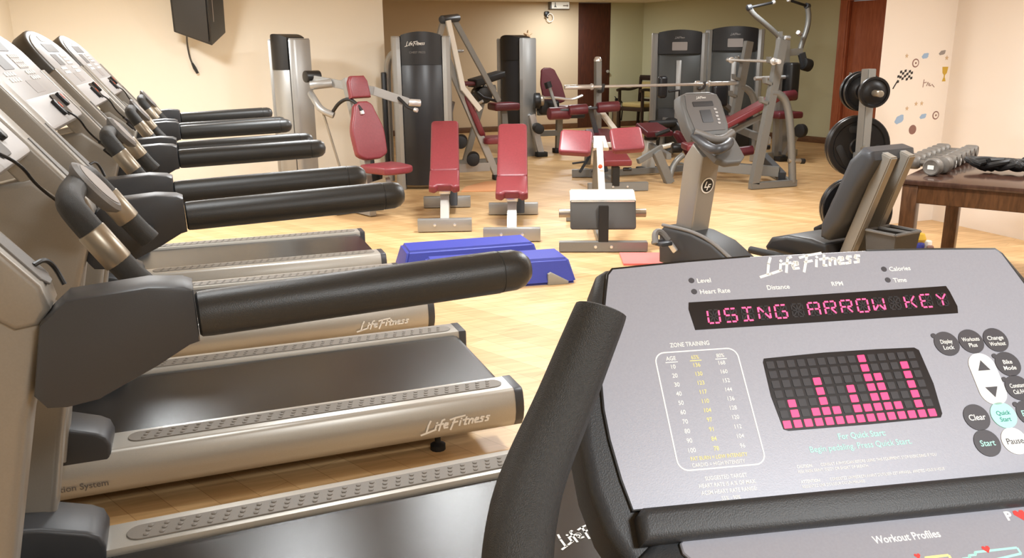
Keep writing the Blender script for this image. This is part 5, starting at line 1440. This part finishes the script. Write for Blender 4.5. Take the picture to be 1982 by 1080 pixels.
W(sk, 'wall_bracket', MB().bar((0.15, 9.72, 1.86), (0.15, 9.5, 1.86), 0.06, 0.08), 'black')
cb_ = MB().tube(smooth_path([(-0.02, 9.45, 1.70), (-0.03, 9.62, 1.60), (-0.02, 9.66, 1.46), (0.0, 9.66, 1.39)], 3), 0.009, 8)
cbl = W(sk, 'cable', cb_, 'taupe_and_shade')
W(sk, 'cable_plug', MB().tube([(0.0, 9.66, 1.395), (0.02, 9.66, 1.345), (0.045, 9.66, 1.29)], [0.012, 0.018, 0.014], 8), 'black', cbl)

ch = thing('wooden_armchair', (8.0, 14.6, 0), 'dark wooden armchair with an olive gold cushion in the far corner', 'chair', R(-72))
def K(n, mb, m): return build(n, mb, m, ch)
for x, y2, zt in ((-0.30, -0.25, 0.74), (0.30, -0.25, 0.74), (-0.28, 0.25, 0.98), (0.28, 0.25, 0.98)):
    K('leg', MB().bar((x, y2, 0), (x, y2 + (0.06 if y2 > 0 else 0), zt), 0.05, 0.05, (0, 1, 0), 0.006), 'chair')
for x in (-0.30, 0.30):
    K('armrest', MB().tube(smooth_path([(x, -0.32, 0.74), (x, -0.2, 0.765), (x, 0.05, 0.74), (x, 0.28, 0.79)], 2), 0.028, 8), 'chair')
K('seat_frame', MB().box((0, 0, 0.39), (0.60, 0.52, 0.07), bev=0.008), 'chair')
K('seat_cushion', MB().prism(rrect(0.54, 0.48, 0.06), (0, 0, 0.42), (1, 0, 0), (0, 1, 0), 0.09, 0.03, 4), 'fabric')
K('top_rail', MB().box((0, 0.31, 0.96), (0.60, 0.04, 0.10), bev=0.012), 'chair')
K('back_cushion', MB().box((0, 0.29, 0.74), (0.44, 0.05, 0.30), bev=0.02), 'fabric')
K('lower_rail', MB().box((0, 0.29, 0.54), (0.54, 0.035, 0.05), bev=0.008), 'chair')

fe = thing('fire_extinguisher', (7.68, 14.95, 0), 'steel fire extinguisher on the floor by the dark door', 'fire extinguisher')
M['extinguisher'] = mat('dull_steel', (128, 116, 98), 0.32, 0.7)
W(fe, 'cylinder', MB().lathe((7.68, 14.95, 0), Z3, [(0.075, 0), (0.085, 0.015), (0.085, 0.40), (0.075, 0.45), (0.03, 0.49), (0.026, 0.52), (0, 0.52)], 22), 'extinguisher')
W(fe, 'valve', MB().box((7.68, 14.95, 0.55), (0.06, 0.05, 0.06), bev=0.01), 'black')
W(fe, 'lever', MB().bar((7.66, 14.93, 0.58), (7.60, 14.88, 0.62), 0.02, 0.012), 'black')
W(fe, 'hose', MB().tube(smooth_path([(7.70, 14.93, 0.56), (7.80, 14.92, 0.50), (7.79, 14.92, 0.30), (7.78, 14.93, 0.15)], 2), 0.014, 8), 'black')

ex = thing('exit_sign_lamp', (6.6, YB, 2.3), 'white emergency exit light box at the top of the back wall beside the dark door', 'emergency light')
W(ex, 'housing', MB().box((6.60, YB - 0.05, 2.305), (0.40, 0.10, 0.14), bev=0.01), 'midgrey')
fc = W(ex, 'face', MB().box((6.61, YB - 0.103, 2.305), (0.36, 0.006, 0.115), bev=0.002), 'exit')
rn = MB().tube([(6.50, YB - 0.108, 2.335), (6.50, YB - 0.108, 2.30), (6.485, YB - 0.108, 2.27)], 0.008, 6)
rn.tube([(6.50, YB - 0.108, 2.30), (6.52, YB - 0.108, 2.27)], 0.008, 6)
rn.lathe((6.50, YB - 0.108, 2.347), Z3, [(0, -0.012), (0.012, 0), (0, 0.012)], 8)
W(ex, 'running_figure', rn, 'ink', fc)
W(ex, 'arrow', MB().prism([(6.66, 2.29), (6.74, 2.29), (6.74, 2.275), (6.775, 2.30), (6.74, 2.325), (6.74, 2.31), (6.66, 2.31)], (0, YB - 0.1065, 0), (1, 0, 0), (0, 0, 1), 0.001), 'console_mid', fc)
hk = thing('wall_hook', (6.39, YB, 2.15), 'black wall hook holding a white hoop, below the emergency light', 'hook')
W(hk, 'hook', MB().box((6.36, YB - 0.03, 2.16), (0.09, 0.06, 0.08), bev=0.015), 'black')
W(hk, 'arm', MB().tube([(6.36, YB - 0.03, 2.15), (6.33, YB - 0.07, 2.10), (6.37, YB - 0.08, 2.08)], 0.012, 8), 'black')
hoop = thing('hoop', (6.42, YB - 0.05, 2.08), 'thin white hoop hanging on the black wall hook', 'hoop')
W(hoop, 'ring', MB().tube([(6.42 + 0.065 * math.cos(a), YB - 0.06, 2.085 + 0.075 * math.sin(a)) for a in [i * 2 * math.pi / 24 for i in range(25)]], 0.007, 6), 'white')
so = MB()
for k in range(5):
    a = R(90 + 72 * k)
    so.tube([(5.99, YB - 0.015, 1.78), (5.99 + 0.085 * math.cos(a), YB - 0.015, 1.78 + 0.085 * math.sin(a))], [0.03, 0.008], 8)
single('star_ornament', so, 'tanp', (5.99, YB, 1.78), 'tan starfish-shaped wall ornament beside the third tower', 'ornament')
# wall stickers (flat, on the pale wall)
YS = 5.60
def stk(poly, x, z, m, label, cat='sticker', name='wall_sticker_decal'):
    return single(name, MB().prism(poly, (x, YS - 0.0005, z), (1, 0, 0), (0, 0, 1), 0.0012), m, (x, YS, z), label, cat, 'stickers on the pale wall')
def star(r): return [((r if k % 2 == 0 else r * 0.45) * math.cos(R(90 + 36 * k)), (r if k % 2 == 0 else r * 0.45) * math.sin(R(90 + 36 * k))) for k in range(10)]
def cloud(w, h, t=0.35):
    return [(w * math.cos(a) * (1 + 0.12 * math.sin(5 * a)) * math.cos(t) - h * math.sin(a) * math.sin(t), w * math.cos(a) * math.sin(t) + h * math.sin(a) * (1 + 0.15 * math.sin(4 * a)) * math.cos(t)) for a in [i * 2 * math.pi / 22 for i in range(22)]]
stk(star(0.02), 5.541, 1.414, 'tanp', 'tan star sticker at the upper left of the sticker group', name='star_decal')
stk(cloud(0.036, 0.022), 5.739, 1.412, 'skyblue', 'pale blue cloud sticker at the top middle of the sticker group', name='cloud_decal')
stk(cloud(0.036, 0.018), 5.92, 1.436, 'console_mid', 'grey cloud sticker at the upper right of the sticker group', name='cloud_decal')
stk(star(0.022), 5.975, 1.393, 'tanp', 'tan star sticker just below the grey cloud', name='star_decal')
for x, z, lab in ((5.643, 1.355, 'round wheel sticker above the chequered flag'), (5.929, 0.918, 'round wheel sticker at the lower right of the group')):
    o = thing('wheel_decal', (x, YS, z), lab, 'sticker', group='stickers on the pale wall')
    W(o, 'tyre', MB().prism(circ(0.036, 24), (x, YS - 0.0005, z), (1, 0, 0), (0, 0, 1), 0.001), 'brownp')
    W(o, 'rim', MB().prism(circ(0.026, 24), (x, YS - 0.0018, z), (1, 0, 0), (0, 0, 1), 0.0008), 'peach')
    W(o, 'hub', MB().prism(circ(0.009, 16), (x, YS - 0.003, z), (1, 0, 0), (0, 0, 1), 0.0008), 'brownp')
fl = MB()
for i in range(7):
    for j in range(4):
        if (i + j) % 2 == 0:
            x = -0.055 + i * 0.023; z = -0.01 + j * 0.021 + 0.012 * math.sin(i * 0.9) + 0.006 * i
            fl.prism([(x, z), (x + 0.022, z + 0.005), (x + 0.022, z + 0.025), (x, z + 0.02)], (5.52, YS - 0.0005, 1.205), (1, 0, 0), (0, 0, 1), 0.001)
fl.bar((5.43, YS - 0.001, 1.15), (5.475, YS - 0.001, 1.22), 0.002, 0.01, (1, 0, 0), 0)
single('flag_decal', fl, 'blackp', (5.52, YS, 1.2), 'black and white chequered flag sticker at the left of the group', 'sticker', 'stickers on the pale wall')
wd = MB()
for pts in ([(-0.05, -0.03), (-0.045, 0.035)], [(-0.05, 0.005), (-0.015, 0.012)], [(-0.012, -0.02), (0.0, 0.012), (0.012, -0.018)], [(0.02, 0.004), (0.025, -0.02), (0.04, -0.014)], [(0.045, -0.005), (0.075, -0.03)]):
    wd.tube([(5.80 + a, YS - 0.001, 1.185 + b) for a, b in pts], 0.003, 5)
single('word_decal', wd, 'brownp', (5.80, YS, 1.185), 'thin grey scribbled word sticker between the flag and the gold cup', 'sticker', 'stickers on the pale wall')
o = thing('cup_decal', (5.97, YS, 1.26), 'gold trophy cup sticker at the right edge of the pale wall', 'sticker', group='stickers on the pale wall')
W(o, 'cup', MB().prism([(-0.032, 0.05), (-0.024, 0.0), (-0.006, -0.018), (-0.006, -0.04), (0.006, -0.04), (0.006, -0.018), (0.024, 0.0), (0.032, 0.05)], (5.972, YS - 0.0005, 1.27), (1, 0, 0), (0, 0, 1), 0.001), 'gold')
W(o, 'cup_base', MB().prism([(-0.02, 0), (0.02, 0), (0.01, 0.03), (-0.01, 0.03)], (5.972, YS - 0.0005, 1.20), (1, 0, 0), (0, 0, 1), 0.001), 'gold')
for x, z, l in ((5.698, 1.021, 'left tan star of the pair low on the pale wall'), (5.759, 1.023, 'right tan star of the pair low on the pale wall'), (5.605, 0.985, 'single tan star above the larger blue cloud')):
    stk(star(0.021), x, z, 'tanp', l, name='star_decal')
stk(cloud(0.05, 0.032, 0.6), 5.535, 0.897, 'skyblue', 'larger pale blue cloud sticker at the lower left', name='cloud_decal')
stk(cloud(0.036, 0.02), 5.79, 0.914, 'skyblue', 'small pale blue cloud sticker beside the lower wheel', name='cloud_decal')
stk(circ(0.04, 22), 5.691, 0.806, 'brownp', 'round brown ball sticker, lowest of the group', name='ball_decal')
